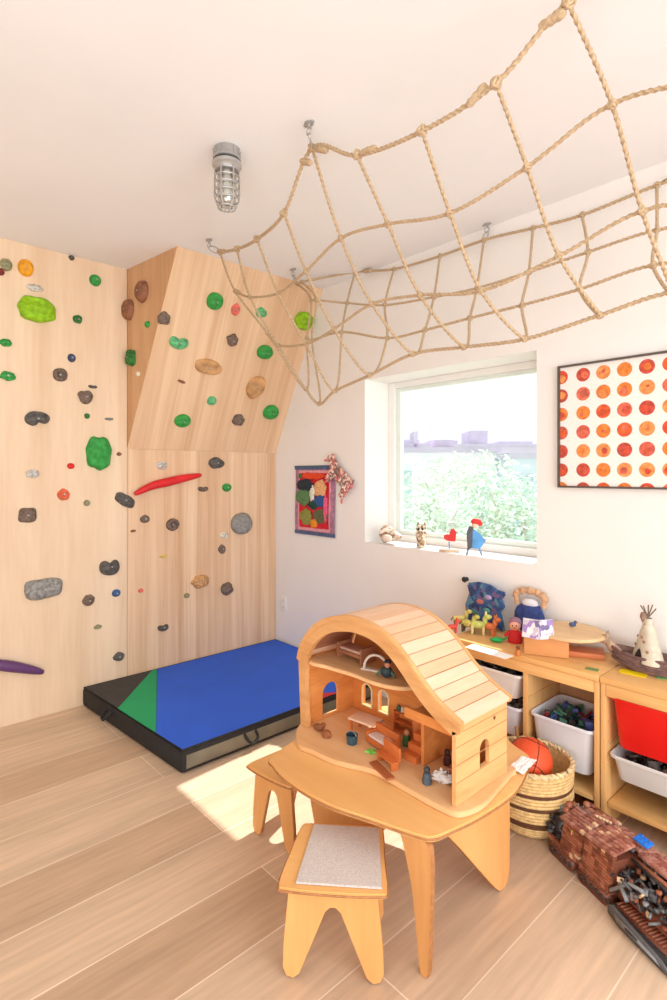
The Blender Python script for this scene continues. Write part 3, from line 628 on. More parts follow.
def bin_(x0, x1, ztop, depth, rgb, label, grp=None, y0=-SV+.002, y1=-.03, contents=None):
    cx = (x0+x1)/2; w = x1-x0-.012; L = y1-y0
    B = thing('storage_bin', label, 'bin', (cx, (y0+y1)/2, ztop-depth))
    mt = mat(rgb, .35, .03, 4, spec=.5)
    def ring(k, z, grow=0): return [Vector((x, y, z)) for x, y in rrect(w*k+grow, L*(1-(1-k)*.8)+grow, .03)]
    m = MB(); loops = [ring(.80, 0), ring(.82, .004), ring(.93, depth-.012), ring(.95, depth-.004), ring(.98, depth), ring(1.0, depth-.002), ring(1.0, depth-.012), ring(.985, depth-.012), ring(.985, depth-.004), ring(.92, depth-.006), ring(.80, .01), ]
    vs = [[m.bm.verts.new(p) for p in l] for l in loops]
    for a, b in zip(vs, vs[1:]):
        n = len(a)
        for i in range(n): m.bm.faces.new((a[i], a[(i+1) % n], b[(i+1) % n], b[i]))
    m.bm.faces.new(vs[0][::-1]); m.bm.faces.new(vs[-1]); m.build('tub', mt, B, ang=50)
    if contents:
        m = MB(); rnd = random.Random(int(cx*100)+int(ztop*100)); ms = [mat(c, .5, .1) for c in contents]
        for k in range(150):
            m.use(rnd.choice(ms)); q = Vector((cx+rnd.uniform(-.32, .32)*w, (y0+y1)/2+rnd.uniform(-.36, .36)*L, ztop-.045+rnd.uniform(-.02, .03)-(.0)))
            s = [rnd.uniform(.01, .035) for _ in range(3)]
            if rnd.random() < .5: m.box(q, s, rot=Matrix.Rotation(rnd.uniform(0, 3), 3, Vector((rnd.random(), rnd.random(), rnd.random()+.1)).normalized()), bev=.001)
            else: m.tube([q, q+Vector((rnd.uniform(-.03, .03), rnd.uniform(-.03, .03), rnd.uniform(-.01, .02)))], .005, 6)
        m.box((cx, (y0+y1)/2, ztop-.085), (w*.8, L*.8, .03)); m.keepn = True
        o = m.build('toy_pieces', None, loc=(cx, (y0+y1)/2, ztop-.1)); tag(o, contents_label[0], 'toys'); o['kind'] = 'stuff'
contents_label = ['']
CG = [(34,60,56), (46,110,90), (40,44,60), (70,90,160), (60,60,60), (120,40,50), (80,130,110)]
CD = [(40,38,40), (70,66,64), (110,104,100), (30,30,32), (150,140,130)]
contents_label[0] = 'dark green and blue plastic toy pieces heaped in the deep white bin'
bin_(2.347, 2.643, .378, .20, (228,228,232), 'deep white plastic bin beside the basket in the left storage unit', contents=CG)
contents_label[0] = 'dark toy pieces in the upper white bin behind the dollhouse roof'
bin_(1.949, 2.322, .520, .12, (232,230,226), 'upper white plastic bin just behind the dollhouse roof', contents=CD)
contents_label[0] = 'dark toy pieces in the lower white bin behind the dollhouse'
bin_(1.949, 2.322, .37, .14, (222,224,232), 'lower white plastic bin half hidden behind the dollhouse', contents=CD)
bin_(2.690, 3.020, .552, .205, (228,30,24), 'deep bright red plastic bin under the top of the right storage unit')
contents_label[0] = 'dark toy pieces in the shallow grey-white bin under the red one'
bin_(2.690, 3.020, .318, .10, (214,212,208), 'shallow grey-white plastic bin directly below the red bin', contents=CD)
# ================================================================== TOYS ON THE STORAGE UNITS
TZ = ST+.001
def pillow_shape(pts, t, name, m_, parent, M=None):
    mb = MB(); mb.prism([pts], -t, M=M, bev=t*.3); return mb.build(name, m_, parent)
JEANS = patchwork([(52,78,128), (70,104,150), (44,60,100), (88,130,150), (60,90,140), (110,90,130)], 45)
q = onV(484, 620, .09)
bt = thing('plush_fish', 'patterned blue plush with a jagged right edge leaning on the wall, farthest left', 'plush toy', (q.x-.01, -.045, TZ))
pts = [(-.115,.03), (-.05,.012), (.03,.0), (.07,.02), (.115,.0), (.105,.06), (.09,.10), (.115,.13), (.10,.17), (.125,.205), (.07,.215), (.03,.235), (-.04,.24), (-.11,.225), (-.095,.17), (-.12,.11)]
m = MB(); m.prism([[(x, z) for x, z in pts]], -.035, bev=.01); m.build('body', JEANS, bt)
for x, z, c in ((-.02,.14,(200,120,110)), (.02,.1,(90,160,150)), (-.06,.08,(70,140,130)), (.03,.17,(170,150,190))):
    m = MB(); m.ell((x, -.037, z), (.022, .006, .013), seg=12); m.build('patch', mat(c, .8, .2), bt)
q = onV(524, 622, .1)
b2 = thing('plush_owl', 'blue plush with wavy tan top standing behind the red doll', 'plush toy', (q.x, -.012, TZ))
m = MB(); m.ell((.0, -.025, .09), (.085, .032, .085), seg=20, amp=.15); m.build('body', mat((58,76,136), .85, .35, 30), b2)
m = MB()
for k in range(7):
    a = PI*(k)/6; m.ell((-.078*math.cos(a)*1.0, -.025, .185+.03*math.sin(a)), (.019, .016, .02), seg=12)
m.tube([(-.07, -.025, .14), (-.078, -.025, .185), (-.04, -.025, .212), (0, -.025, .217), (.04, -.025, .212), (.078, -.025, .185), (.07, -.025, .14)], .014, 10); bmesh.ops.translate(m.bm, vec=(0, 0, .018), verts=m.bm.verts); m.build('crest', mat((206,164,128), .85, .25, 50), b2)
m = MB(); m.ell((0, -.028, .17), (.045, .018, .025)); m.build('face', mat((226,226,232), .8), b2)
# red doll
q = onZ(515, 642, TZ)
d = thing('doll', 'small doll in a red dress with round pink face, in front of the blue plushes', 'doll', (q.x, q.y, TZ), rotz=.4)
m = MB(); m.lathe([(0, 0), (.034, 0), (.036, .015), (.026, .045), (.014, .06), (0, .062)], 18); m.build('red_dress', mat((206,40,44), .7, .1), d)
m = MB(); m.ell((0, 0, .082), (.027, .025, .027)); m.build('head', mat((240,176,150), .6, .05), d)
m = MB(); m.ell((0, .008, .095), (.031, .026, .026)); m.build('bonnet', mat((150,110,130), .8, .2), d)
for s in (-1, 1):
    m = MB(); m.tube([(s*.02, 0, .052), (s*.04, -.01, .035)], .008, 8); m.ell((s*.042, -.012, .033), (.008, .008, .008), seg=10); m.build('arm', mat((206,44,48), .7), d)
    m = MB(); m.ell((s*.009, -.024, .085), (.003, .002, .004), seg=8); m.build('eye', BLACK, d)
m = MB(); m.ell((0, -.026, .075), (.006, .002, .002), seg=8); m.build('mouth', mat((170,40,50)), d)
# row of small animals
def animal(px, py, c, label, rot, s=1.0, c2=None):
    q = onZ(px, py, TZ); a = thing('toy_animal', label, 'toy animal', (q.x, q.y, TZ), rotz=rot, group='small toy animals on the left storage unit')
    m = MB(); 
    m.ell((0, 0, .036*s), (.030*s, .014*s, .015*s), seg=14); m.ell((.026*s, 0, .054*s), (.010*s, .009*s, .018*s), seg=10); m.ell((.036*s, 0, .068*s), (.016*s, .009*s, .010*s), seg=12)
    m.build('body', mat(c, .6, .25, 60), a)
    for sx in (-1, 1):
        for sy in (-1, 1):
            l = MB(); l.tube([(sx*.02*s, sy*.008*s, .032*s), (sx*.021*s, sy*.009*s, 0)], [.0065*s, .0045*s], 8); l.build('leg', mat(c2 or c, .6, .25, 60), a)
    m = MB(); m.tube([(-.028*s, 0, .042*s), (-.038*s, 0, .028*s)], .003*s, 6); m.build('tail', mat(c2 or c, .6), a)
    for sy in (-1, 1):
        l = MB(); l.ell((.029*s, sy*.008*s, .08*s), (.004*s, .003*s, .008*s), seg=8); l.build('ear', mat(c2 or c, .6), a)
animal(460, 627, (222,206,120), 'cream-yellow toy animal at the left end of the little animal row', .6, 1.25, (120,104,60))
animal(468, 632, (200,190,96), 'dull yellow toy animal second from left in the animal row', .2, 1.25, (90,80,50))
animal(478, 634, (196,204,110), 'lime-yellow toy animal in the middle of the animal row', .5, 1.35, (230,214,150))
animal(489, 635, (214,120,70), 'orange-brown toy animal at the right end of the animal row', .1, 1.25)
animal(452, 633, (220,84,70), 'red toy animal beside the dollhouse roof on the pine unit', .9, .9)
q = onZ(497, 642, TZ); m = MB(); m.ell((0, 0, .012), (.034, .018, .012), seg=16, amp=.3); m.tube([(.03, 0, .012), (.05, .005, .016)], .005, 8)
o = m.build('leaf_toy', mat((38,176,92), .5, .1)); o.location = (q.x, q.y, TZ); o.rotation_euler = (0, 0, .9); tag(o, 'bright green leaf-shaped toy lying in front of the animal row', 'toy')
q = onZ(490, 651, TZ); m = MB(); m.prism([rrect(.22, .07, .004)], .0015, M=Matrix.Translation((0, 0, .0015)) @ FLAT)
o = m.build('white_sheet', mat((250,248,242), .7, .01)); o.location = (q.x, q.y-.01, TZ); o.rotation_euler = (0, 0, -.05); tag(o, 'thin white sheet lying flat on the front of the left pine unit', 'paper')  # thin white sheet, flat on the shelf front
# open picture book
q = onZ(539, 640, TZ+.0955)
bk = thing('picture_book', 'small open picture book with purple pages standing on the wooden box', 'book', (q.x, q.y, TZ+.096), rotz=.6)
for s in (-1, 1):
    M = Matrix.Rotation(s*math.radians(25), 4, 'Z') @ Matrix.Rotation(math.radians(-12), 4, 'X')
    m = MB(); m.box((s*.038, 0, .042), (.074, .008, .084), M=M, bev=.002); m.build('cover', mat((214,208,214), .6, .05), bk)
    m = MB(); m.box((s*.038, -.006, .042), (.068, .004, .078), M=M); m.build('page', patchwork([(238,236,240), (160,130,190), (200,190,200), (226,222,226), (120,110,150)], 50), bk)
q = onZ(519, 655, TZ); 
bw = thing('wooden_peg_figure', 'orange-brown peg figure leaning at the left corner of the wooden box', 'figurine', (q.x, q.y-.01, TZ))
m = MB(); m.lathe([(0, 0), (.012, 0), (.014, .012), (.009, .026), (0, .03)], 14); m.build('body', mat((200,120,60), .5), bw)
m = MB(); m.ell((0, 0, .036), (.009, .009, .009), seg=12); m.build('head', mat((120,70,40), .5), bw)
# wooden box house with round lid
q1 = onZ(524, 654, TZ); q2 = onZ(569, 659, TZ); wv = q2-q1; wang = math.atan2(wv.y, wv.x); wl = wv.length
bx = thing('wooden_toy_box', 'plain wooden box under a round wooden lid on the left pine unit', 'box', tuple(q1+Vector((0,0,0))), rotz=wang)
Wd = wood((226,164,104), (206,140,84), 'x', 12, .5, .12)
m = MB(); m.box((wl/2, .006, .048), (wl, .012, .094), bev=.002); m.build('front_board', Wd, bx)
m = MB(); m.box((.006, .07, .048), (.012, .112, .094), bev=.002); m.build('end_board', Wd, bx)
m = MB(); m.box((wl-.006, .07, .048), (.012, .112, .094), bev=.002); m.build('end_board', Wd, bx)
m = MB(); m.box((wl/2, .132, .048), (wl, .012, .094), bev=.002); m.build('back_board', Wd, bx)
m = MB(); m.box((wl/2, .07, .006), (wl-.024, .112, .01)); m.build('bottom_board', Wd, bx)
m = MB(); m.box((wl+.075, .085, .012), (.15, .10, .024), bev=.003); m.build('step', wood((214,130,84), (190,108,64), 'x', 12, .5, .12), bx)
lc = onZ(577, 628, TZ+.105)
m = MB(); m.lathe([(0, 0), (.150, 0), (.157, .005), (.157, .012), (.152, .017), (.03, .022), (0, .022)], 40)
lc.y = -.165; o = m.build('round_lid', wood((232,196,150), (206,164,116), 'x', 10, .5, .12)); o.location = (lc.x, lc.y, TZ+.0965); tag(o, 'round pale wooden disc lying on top of the plain wooden box', 'lid')
ly_ = lc
bb = thing('bird_figurine', 'tiny dark blue bird standing on the round wooden disc', 'figurine', (lc.x+.005, lc.y+.03, TZ+.119), rotz=.4)
m = MB(); m.ell((0, 0, .014), (.016, .009, .011), seg=12); m.ell((.012, 0, .026), (.008, .007, .008), seg=10); m.build('body', mat((70,84,120), .5), bb)
m = MB(); m.lathe([(.004, 0), (0, .01)], 8, M=Matrix.Translation((.018, 0, .026)) @ Matrix.Rotation(PI/2, 4, 'Y')); m.build('beak', mat((200,150,60)), bb)
# teepee on a raft boat
q = onZ(646, 667, TZ); q.y = -.125; q.x = 2.79
bo = thing('toy_boat', 'purplish brown woven toy boat with an animal prow beside the wooden disc', 'toy boat', (q.x, q.y, TZ), rotz=.05)
n_ = 24; m = MB()
def brow(k, z): return [Vector((.150*k*math.cos(2*PI*i/n_), .066*k*math.sin(2*PI*i/n_), z+.010*abs(math.cos(2*PI*i/n_))**3)) for i in range(n_)]
LV = [brow(.75, 0), brow(.92, .014), brow(1.0, .03), brow(1.0, .045), brow(.93, .048), brow(.88, .03), brow(.3, .03)]
vs = [[m.bm.verts.new(p) for p in l] for l in LV]
for a, b in zip(vs, vs[1:]):
    for i in range(n_): m.bm.faces.new((a[i], a[(i+1) % n_], b[(i+1) % n_], b[i]))
m.bm.faces.new(vs[0][::-1]); m.bm.faces.new(vs[-1]); m.build('hull', mat((138,108,100), .8, .35, 90, bump=.6), bo)
m = MB()
for zz in (.018, .032, .046): m.tube([Vector((p.x*1.03, p.y*1.03, zz+.010*abs(p.x/.15)**3)) for p in brow(.98, 0)], .0045, 6, closed=True)
m.build('woven_rim', mat((112,84,82), .8, .3, 80), bo)
m = MB(); m.tube([(-.125, 0, .03), (-.155, 0, .05), (-.17, 0, .066)], [.02, .018, .016], 12); m.ell((-.182, 0, .07), (.022, .017, .016), seg=14); m.ell((-.2, 0, .066), (.012, .012, .010), seg=10); m.lathe([(.008, 0), (0, .02)], 8, c=(-.172, .008, .08)); m.lathe([(.008, 0), (0, .02)], 8, c=(-.172, -.008, .08)); m.build('animal_prow', mat((172,144,120), .8, .3, 60), bo)
bo.scale = (1, 1, 1.4)
tp = thing('toy_teepee', 'little canvas teepee with crossed sticks standing in the toy boat', 'toy tent', (q.x-.012, q.y, TZ+.046), rotz=-.9)
tb = .092; tH = .175
m = MB(); sg = 20
ring0 = [m.bm.verts.new((tb*math.cos(2*PI*i/sg), tb*.6*math.sin(2*PI*i/sg), 0)) for i in range(sg)]
ring1 = [m.bm.verts.new((.014*math.cos(2*PI*i/sg), .014*math.sin(2*PI*i/sg), tH)) for i in range(sg)]
for i in range(sg): m.bm.faces.new((ring0[i], ring0[(i+1) % sg], ring1[(i+1) % sg], ring1[i]))
m.build('canvas', mat((206,196,176), .9, .12, 40), tp)
m = MB(); rc = lambda z: .014+(tb-.014)*(1-z/tH)
def onc(a, z): return Vector((rc(z)*math.cos(a)*1.03, (.014+(tb*.6-.014)*(1-z/tH))*math.sin(a)*1.05, z))
m.poly([onc(-1.25+da, z) for da, z in ((-.3, .004), (-.1, .004), (.1, .004), (.3, .004), (.26, .03), (.1, .05), (0, .054), (-.1, .05), (-.26, .03))]); m.build('doorway', mat((30,28,26)), tp)
for k in range(5):
    a = k*1.26+.3; m = MB(); m.tube([(math.cos(a)*.02, math.sin(a)*.02, tH-.025), (-math.cos(a)*.03, -math.sin(a)*.03, tH+.045+.008*(k % 3))], .0028, 6); m.build('pole', mat((120,104,90), .8), tp)
for (a, z) in ((-1.9, .06), (-.6, .05), (-1.2, .1), (-2.4, .09), (-.9, .085)):
    m = MB(); m.ell(onc(a, z), (.006, .006, .006), seg=8); m.build('stitched_dot', mat((160,110,96)), tp)
m = MB(); m.ell((-.012, -.012, tH+.002), (.018, .014, .022), seg=12, amp=.3); m.build('tied_flap', mat((150,120,104), .8), tp)
def flat(px, py, w, h, c, label, name='card', rot=0, t=.003, cat='card'):
    q = onZ(px, py, TZ); m = MB(); m.prism([rrect(w, h, min(w, h)*.15)], t, M=Matrix.Translation((0, 0, t)) @ FLAT); o = m.build(name, mat(c, .6, .08)); o.location = (q.x, q.y, TZ); o.rotation_euler = (0, 0, rot); return tag(o, label, cat)
flat(633, 673.5, .10, .05, (246,214,10), 'bright yellow card lying in front of the toy boat', rot=.1)
flat(665, 677.5, .07, .045, (92,158,96), 'green card at the right edge of the photo beside the toy boat', rot=.5)
flat(592, 669.5, .05, .028, (120,150,90), 'small green paper scrap near the joint of the two pine units', 'paper_scrap', rot=.2, cat='paper')
# black knob on wall above plushes
q = onV(467, 579, 0); m = MB(); m.lathe([(0, 0), (.012, 0), (.007, .01), (.014, .02), (.016, .028), (.010, .036), (0, .038)], 16, M=Matrix.Rotation(PI/2, 4, 'X'))
o = m.build('coat_hook', BLACK); o.location = (q.x, -.0, q.z); tag(o, 'small black hook on the white wall above the blue plush toys', 'hook')
# ================================================================== BASKET, BALL
bc = Vector((2.452, -.497, 0))
bs = thing('woven_basket', 'round coiled straw basket with dark bands beside the play table', 'basket', tuple(bc))
STRAW = mat((224,186,126), .8, .22, 60, bump=.5); DARKS = mat((98,60,36), .8, .2, 60)
rs = .160; prof = [(0, .004), (.110, .004), (.128, .02), (.146, .06), (.158, .10), (.161, .14), (.158, .18), (.160, .22), (.163, .262)]
m = MB(); 
def coil(z): 
    for (r0, z0), (r1, z1) in zip(prof[1:], prof[2:]):
        if z0 <= z <= z1: return r0+(r1-r0)*(z-z0)/(z1-z0)
    return prof[-1][0]
m.use(STRAW); m.lathe(prof+[(.155, .262), (.152, .2), (.15, .1), (.12, .02), (0, .014)], 48)
zs = [.010+.0125*k for k in range(20)]
for k, z in enumerate(zs):
    m.use(DARKS if k in (4, 5, 10, 14) else STRAW); r = coil(max(z, .0045))+.0
    m.tube([((r)*math.cos(2*PI*i/44), (r)*math.sin(2*PI*i/44), z) for i in range(44)], .0065, 6, closed=True)
m.keepn = False; m.build('basket_wall', None, bs, ang=70)
m = MB(); m.tube([(.160*math.cos(2*PI*i/44), .160*math.sin(2*PI*i/44), .268) for i in range(44)], .0105, 10, closed=True, twist=60, lobes=3); m.build('rim', mat((232,204,154), .8, .15, 80), bs)
bp = onZ(538, 748, .295); bp = Vector((bc.x+.012, bc.y-.03, .268))
br = .088; ball = thing('basketball', 'small orange basketball sitting in the straw basket', 'ball', tuple(bp-Vector((0,0,br))), rotz=.3)
m = MB(); m.ell((0, 0, br), (br, br, br), seg=36); m.build('skin', mat((226,84,44), .6, .08, 120, bump=.4), ball)
m = MB(); Rr = br+.0003
def circ(f, n=40): return [Vector(f(2*PI*k/n))+Vector((0,0,br)) for k in range(n)]
T2 = Matrix.Rotation(.7, 3, 'X') @ Matrix.Rotation(.5, 3, 'Y')
m.tube([T2 @ Vector((Rr*math.cos(a), Rr*math.sin(a), 0))+Vector((0,0,br)) for a in [2*PI*k/40 for k in range(40)]], .0016, 6, closed=True)
m.tube([T2 @ Vector((0, Rr*math.cos(a), Rr*math.sin(a)))+Vector((0,0,br)) for a in [2*PI*k/40 for k in range(40)]], .0016, 6, closed=True)
for s in (-1, 1):
    pts = []
    for k in range(40):
        a = 2*PI*k/40; v = Vector((math.cos(a)*.75, s*(.62+.16*math.cos(2*a)), math.sin(a)*.75)).normalized()*Rr; pts.append(T2 @ v+Vector((0,0,br)))
    m.tube(pts, .0016, 6, closed=True)
m.build('seams', mat((70,36,28), .7), ball)
# pink wand + wooden stick in the basket
st = bc+Vector((-.09, .06, .0))
m = MB(); m.tube([st+Vector((.03, -.0, .19)), st+Vector((-.01, .01, .30)), st+Vector((-.02, .015, .335))], .007, 8); o = MB
m2 = m.build('wooden_stick', mat((170,120,70), .6), loc=tuple(st+Vector((.03, 0, .19)))); tag(m2, 'brown wooden stick poking out of the basket left of the ball', 'stick')
m = MB(); P0 = bc+Vector((-.135, -.02, .272)); m.tube([P0+Vector((.04, .03, -.05)), P0+Vector((.0, .0, .02)), P0+Vector((-.01, .01, .06))], [.008, .016, .012], 10); m.ell(P0+Vector((-.01, .01, .07)), (.02, .018, .022), seg=12, amp=.3)
o = m.build('plush_tail', patchwork([(206,90,110), (150,60,90), (226,150,160)], 60), loc=tuple(P0+Vector((.04,.03,-.05)))); tag(o, 'pink and purple soft toy piece sticking out of the basket, left side', 'toy')
# ================================================================== PLAY TABLE
TT = .41; TB = .018
tpx = [(275,753),(274,766),(292,783),(327,803),(370,818),(414,833),(433,836.5),(453,829),(483,814),(514,792),(527,770),(530,757)]
outl = [Vector(onZ(x, y, TT)) for x, y in tpx] + [Vector((2.50, -.72, TT)), Vector((2.38, -.66, TT)), Vector((2.12, -.70, TT)), Vector((1.93, -.82, TT)), Vector((1.87, -1.08, TT))]
oc = catmull(outl, 5, closed=True)
tcx, tcy = 2.28, -1.08
tab = thing('play_table', 'low birch plywood play table with rounded top carrying the dollhouse', 'table', (tcx, tcy, 0))
m = MB(); m.prism([[(p.x-tcx, p.y-tcy) for p in oc]], TB, M=Matrix.Translation((0, 0, TT)) @ FLAT, bev=.003)
tt = m.build('tabletop', BIRCH, tab)
m = MB(); m.tube([Vector((p.x-tcx, p.y-tcy, TT-.009)) for p in oc], .0042, 6, closed=True); m.build('plywood_edge', PLYEDGE, tt)
def tleg(pts, o, ang):
    M = Matrix.Translation((o[0]-tcx, o[1]-tcy, 0)) @ Matrix.Rotation(ang, 4, 'Z')
    c = catmull([Vector((x, 0, z)) for x, z in pts], 4, closed=True)
    def cl(v): return (v.x, max(0, min(TT-TB, v.z)))
    m = MB().use(BIRCHZ); m.prism([[cl(v) for v in c]], .018, M=M, bev=.0015, em=PLYEDGE); m.build('leg', BIRCHZ, tab)
ZT = TT-TB
LEG = [(-.12, ZT), (-.07, ZT), (0, ZT), (.02, ZT-.02), (.022, ZT-.12), (.014, .06), (.006, .008), (-.008, 0), (-.022, .012), (-.036, .1), (-.055, .22), (-.08, .30), (-.105, ZT-.03)]
tleg(LEG, (2.605, -1.395), -.12)                     # near right, broad side to the near edge
LEGW = [(-.38, ZT), (-.2, ZT), (0, ZT), (.04, ZT-.015), (.048, .25), (.046, .06), (.03, .008), (-.005, 0), (-.04, .022), (-.13, .12), (-.25, .255), (-.35, .36)]
tleg(LEGW, (2.575, -.925), PI/2)                  # right side, foot towards the window
LEGM = [(-x, z) for x, z in LEGW]
tleg(LEGM, (2.10, -1.33), .1)
tleg(LEGW, (1.99, -.90), PI/2)
# ================================================================== STOOLS
def stool(o, ang, w, dp, h, label, pad=False, name='toddler_stool'):
    S = thing(name, label, 'stool', o, rotz=ang)
    sw = w+.03
    out = catmull([Vector(p) for p in ((-sw/2, -.01, 0), (-sw/2+.025, -.03, 0), (0, -.036, 0), (sw/2-.02, -.03, 0), (sw/2, -.01, 0), (sw/2-.008, dp*.5, 0), (sw/2-.012, dp, 0), (sw/2-.03, dp+.02, 0), (0, dp+.024, 0), (-sw/2+.05, dp+.02, 0), (-sw/2+.028, dp, 0), (-sw/2+.012, dp*.5, 0))], 4, closed=True)
    m = MB(); m.prism([[(p.x, p.y) for p in out]], .016, M=Matrix.Translation((0, 0, h)) @ FLAT, bev=.003)
    st_ = m.build('seat', BIRCH, S)
    m = MB(); m.tube([Vector((p.x, p.y, h-.008)) for p in out], .0038, 6, closed=True); m.build('plywood_edge', PLYEDGE, st_)
    zt = h-.016; a = w/2
    def panel(y):
        pts = [(-a+.012, zt), (a-.012, zt), (a+.004, .10), (a+.006, .03), (a-.004, .006), (a-.024, .0), (a-.042, .014), (.022, .70*h), (.008, .745*h), (-.008, .745*h), (-.022, .70*h), (-a+.042, .014), (-a+.024, .0), (-a+.004, .006), (-a-.006, .03), (-a-.004, .10)]
        m = MB().use(BIRCHZ); m.prism([pts], .016, M=Matrix.Translation((0, y, 0)), bev=.0015, em=PLYEDGE); m.build('leg_panel', BIRCHZ, S)
    panel(0); panel(dp-.03)
    m = MB(); m.box((0, dp/2-.0, zt-.03), (.016, dp-.062, .055)); m.build('cross_rail', BIRCHZ, S)
    if pad:
        return S
def cam2w(X, D, z=0): p = CAM+R*X+F*D; return Vector((p.x, p.y, z))
s1 = cam2w(-.002, 1.574); a1 = math.radians(47.6-5)
stool(tuple(s1), a1, .278, .245, .28, 'small plywood stool with a grey felt pad in front of the play table')
m = MB(); m.prism([[(-.105, -.014), (.140, -.014), (.130, .25), (-.085, .25)]], .006, M=Matrix.Translation((0, 0, .006)) @ FLAT, bev=.0015)
o = m.build('felt_pad', mat((206,196,190), .95, .16, 260, bump=.4)); o.location = (s1.x, s1.y, .281); o.rotation_euler = (0, 0, a1); tag(o, 'grey speckled felt pad on the front stool\'s seat', 'seat pad')
s2 = cam2w(-.238, 2.155)
stool(tuple(s2), math.radians(47.6-40), .22, .2, .28, 'small plywood stool half hidden behind the left end of the play table')
# ================================================================== DOLLHOUSE
HX0, HX1 = 1.865, 2.605; HF, HB = -1.245, -.95; HBASE = TT
dh = thing('dollhouse', 'open-fronted wooden dollhouse with curved planked roof on the play table', 'dollhouse', (2.235, -1.09, HBASE))
def DP(name, mb, mt, **k): bmesh.ops.translate(mb.bm, vec=(-2.235, 1.09, -HBASE), verts=mb.bm.verts); return mb.build(name, mt, dh, **k)
bpx = [(297,742),(312,750),(336,760.5),(374,770),(411,790),(441,806),(460,812),(482,804),(500,786),(512,772)]
bo_ = [Vector(onZ(x, y, TT+.02)) for x, y in bpx]+[Vector((2.615, -.91, 0)), Vector((2.56, -.895, 0)), Vector((2.2, -.895, 0)), Vector((1.87, -.895, 0)), Vector((1.845, -.93, 0)), Vector((1.84, -1.1, 0)), Vector((1.845, -1.24, 0))]
bcur = catmull(bo_, 4, closed=True)
m = MB(); m.prism([[(p.x, p.y) for p in bcur]], .019, M=Matrix.Translation((0, 0, TT+.02)) @ FLAT, bev=.002); DP('base_board', m, wood((236,190,140), (220,168,114), 'x', 7, .5, .1))
FL = TT+.021
PO = [(1.838,.69),(1.862,.755),(1.915,.822),(2.0,.88),(2.11,.912),(2.2,.917),(2.285,.902),(2.36,.865),(2.42,.818),(2.475,.768),(2.54,.722),(2.622,.684)]
co = catmull([Vector((x, 0, z)) for x, z in PO], 5)
def offs(c, t):
    o = []
    for i, p in enumerate(c):
        d = (c[min(i+1, len(c)-1)]-c[max(i-1, 0)]).normalized(); n = Vector((d.z, 0, -d.x)); o.append(p+n*t)
    return o
ci = offs(co, .05)
# front arch board incl. left upright
loop = [(1.853, FL), (1.838, .70)]+[(p.x, p.z) for p in co[1:]]+[(2.620, .660)]+[(p.x, p.z) for p in ci[::-1] if p.x > 1.895 and p.z > .6 and p.x < 2.60]+[(1.888, .70), (1.885, .60), (1.89, .50), (1.898, FL)]
m = MB(); m.prism([loop], .02, M=Matrix.Translation((0, HF, 0)), bev=.002)
ROOFW = wood((228,174,116), (200,140,84), 'x', 9, .5, .12)
DP('front_arch', m, ROOFW)
# back arch band
loop = [(p.x, p.z) for p in co if p.x > 1.84]+[(p.x, p.z) for p in offs(co, .02)[::-1] if p.x > 1.86]
# planked roof
m = MB(); ou = offs(co, -.008); inn = offs(co, .006)
L = 0; seglen = [0]
for a, b in zip(co, co[1:]): L += (b-a).length; seglen.append(L)
def at(cv, s):
    for i in range(len(seglen)-1):
        if seglen[i+1] >= s: t_ = (s-seglen[i])/max(1e-6, seglen[i+1]-seglen[i]); return cv[i].lerp(cv[i+1], t_)
    return cv[-1]
NP = 21; RA, RB = HF-.004, HB-.010
PK = [wood(c1, c2, 'y', 9, .5, .12) for c1, c2 in (((240,202,168), (224,178,140)), ((236,192,154), (218,168,128)), ((242,208,178), (230,188,152)))]
for k in range(NP):
    s0, s1_ = L*k/NP+.0012, L*(k+1)/NP-.0012; m.use(PK[k % 3])
    a, b, c, d_ = at(ou, s0), at(ou, s1_), at(inn, s1_), at(inn, s0)
    a2, b2_ = a.lerp(b, .06)+ (a-d_)*.0, b.lerp(a, .06)
    q4 = [(a.x, a.z), (b.x, b.z), (c.x, c.z), (d_.x, d_.z)]
    m.prism([q4], RB-RA-.02, M=Matrix.Translation((0, RA+.024 if False else RA+.02, 0)), bev=.0015)
m.keepn = False; DP('roof_planks', m, None)
m = MB(); lp = [(p.x, p.z) for p in offs(co, -.009)]+[(p.x, p.z) for p in offs(co, .012)[::-1]]
m.prism([lp], .022, M=Matrix.Translation((0, RA-.001, 0)), bev=.002); DP('roof_edge', m, ROOFW)
m = MB(); m.prism([lp], .018, M=Matrix.Translation((0, RB, 0)), bev=.002); DP('roof_edge', m, ROOFW)
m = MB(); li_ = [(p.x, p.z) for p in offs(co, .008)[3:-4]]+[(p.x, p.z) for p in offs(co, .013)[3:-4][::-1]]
m.prism([li_], HB-HF-.042, M=Matrix.Translation((0, HF+.021, 0))); DP('roof_shade_shell', m, wood((186,122,90), (150,92,66), 'y', 12, .6, .15))  # added thin shell, shade under the roof put into its dark brown
# walls
WP = wood((230,178,120), (208,148,92), 'y', 12, .5, .15)
WPX = wood((228,150,82), (200,116,54), 'x', 12, .5, .15)  # inner walls: warm interior shade put into a deeper orange
YR = Matrix.Rotation(PI/2, 4, 'Z')
def sidewall(x, zt, hole, name):
    # prism local x -> world y, thickness towards -x
    m = MB(); y0_, y1_ = HF+.021, HB
    if hole[0] != 0: y0_ = HF+.0
    out = [(y0_, FL), (y1_, FL), (y1_, zt), (y0_, zt)]
    if hole[0]: out = [(y0_, FL), (y1_, FL), (y1_, .684), (HF+.021, .684), (HF+.021, .657), (y0_, .657)]
    m.prism([out, hole[1]], .014, M=Matrix.Translation((x, 0, 0)) @ YR); DP(name, m, WP, smooth=False)
sidewall(2.605, .672, (1, arch(.055, .085, -1.087, .502)), 'end_wall')
WP = wood((232,160,90), (206,126,62), 'y', 12, .5, .15)  # left wall deepened too, interior shade in its colour
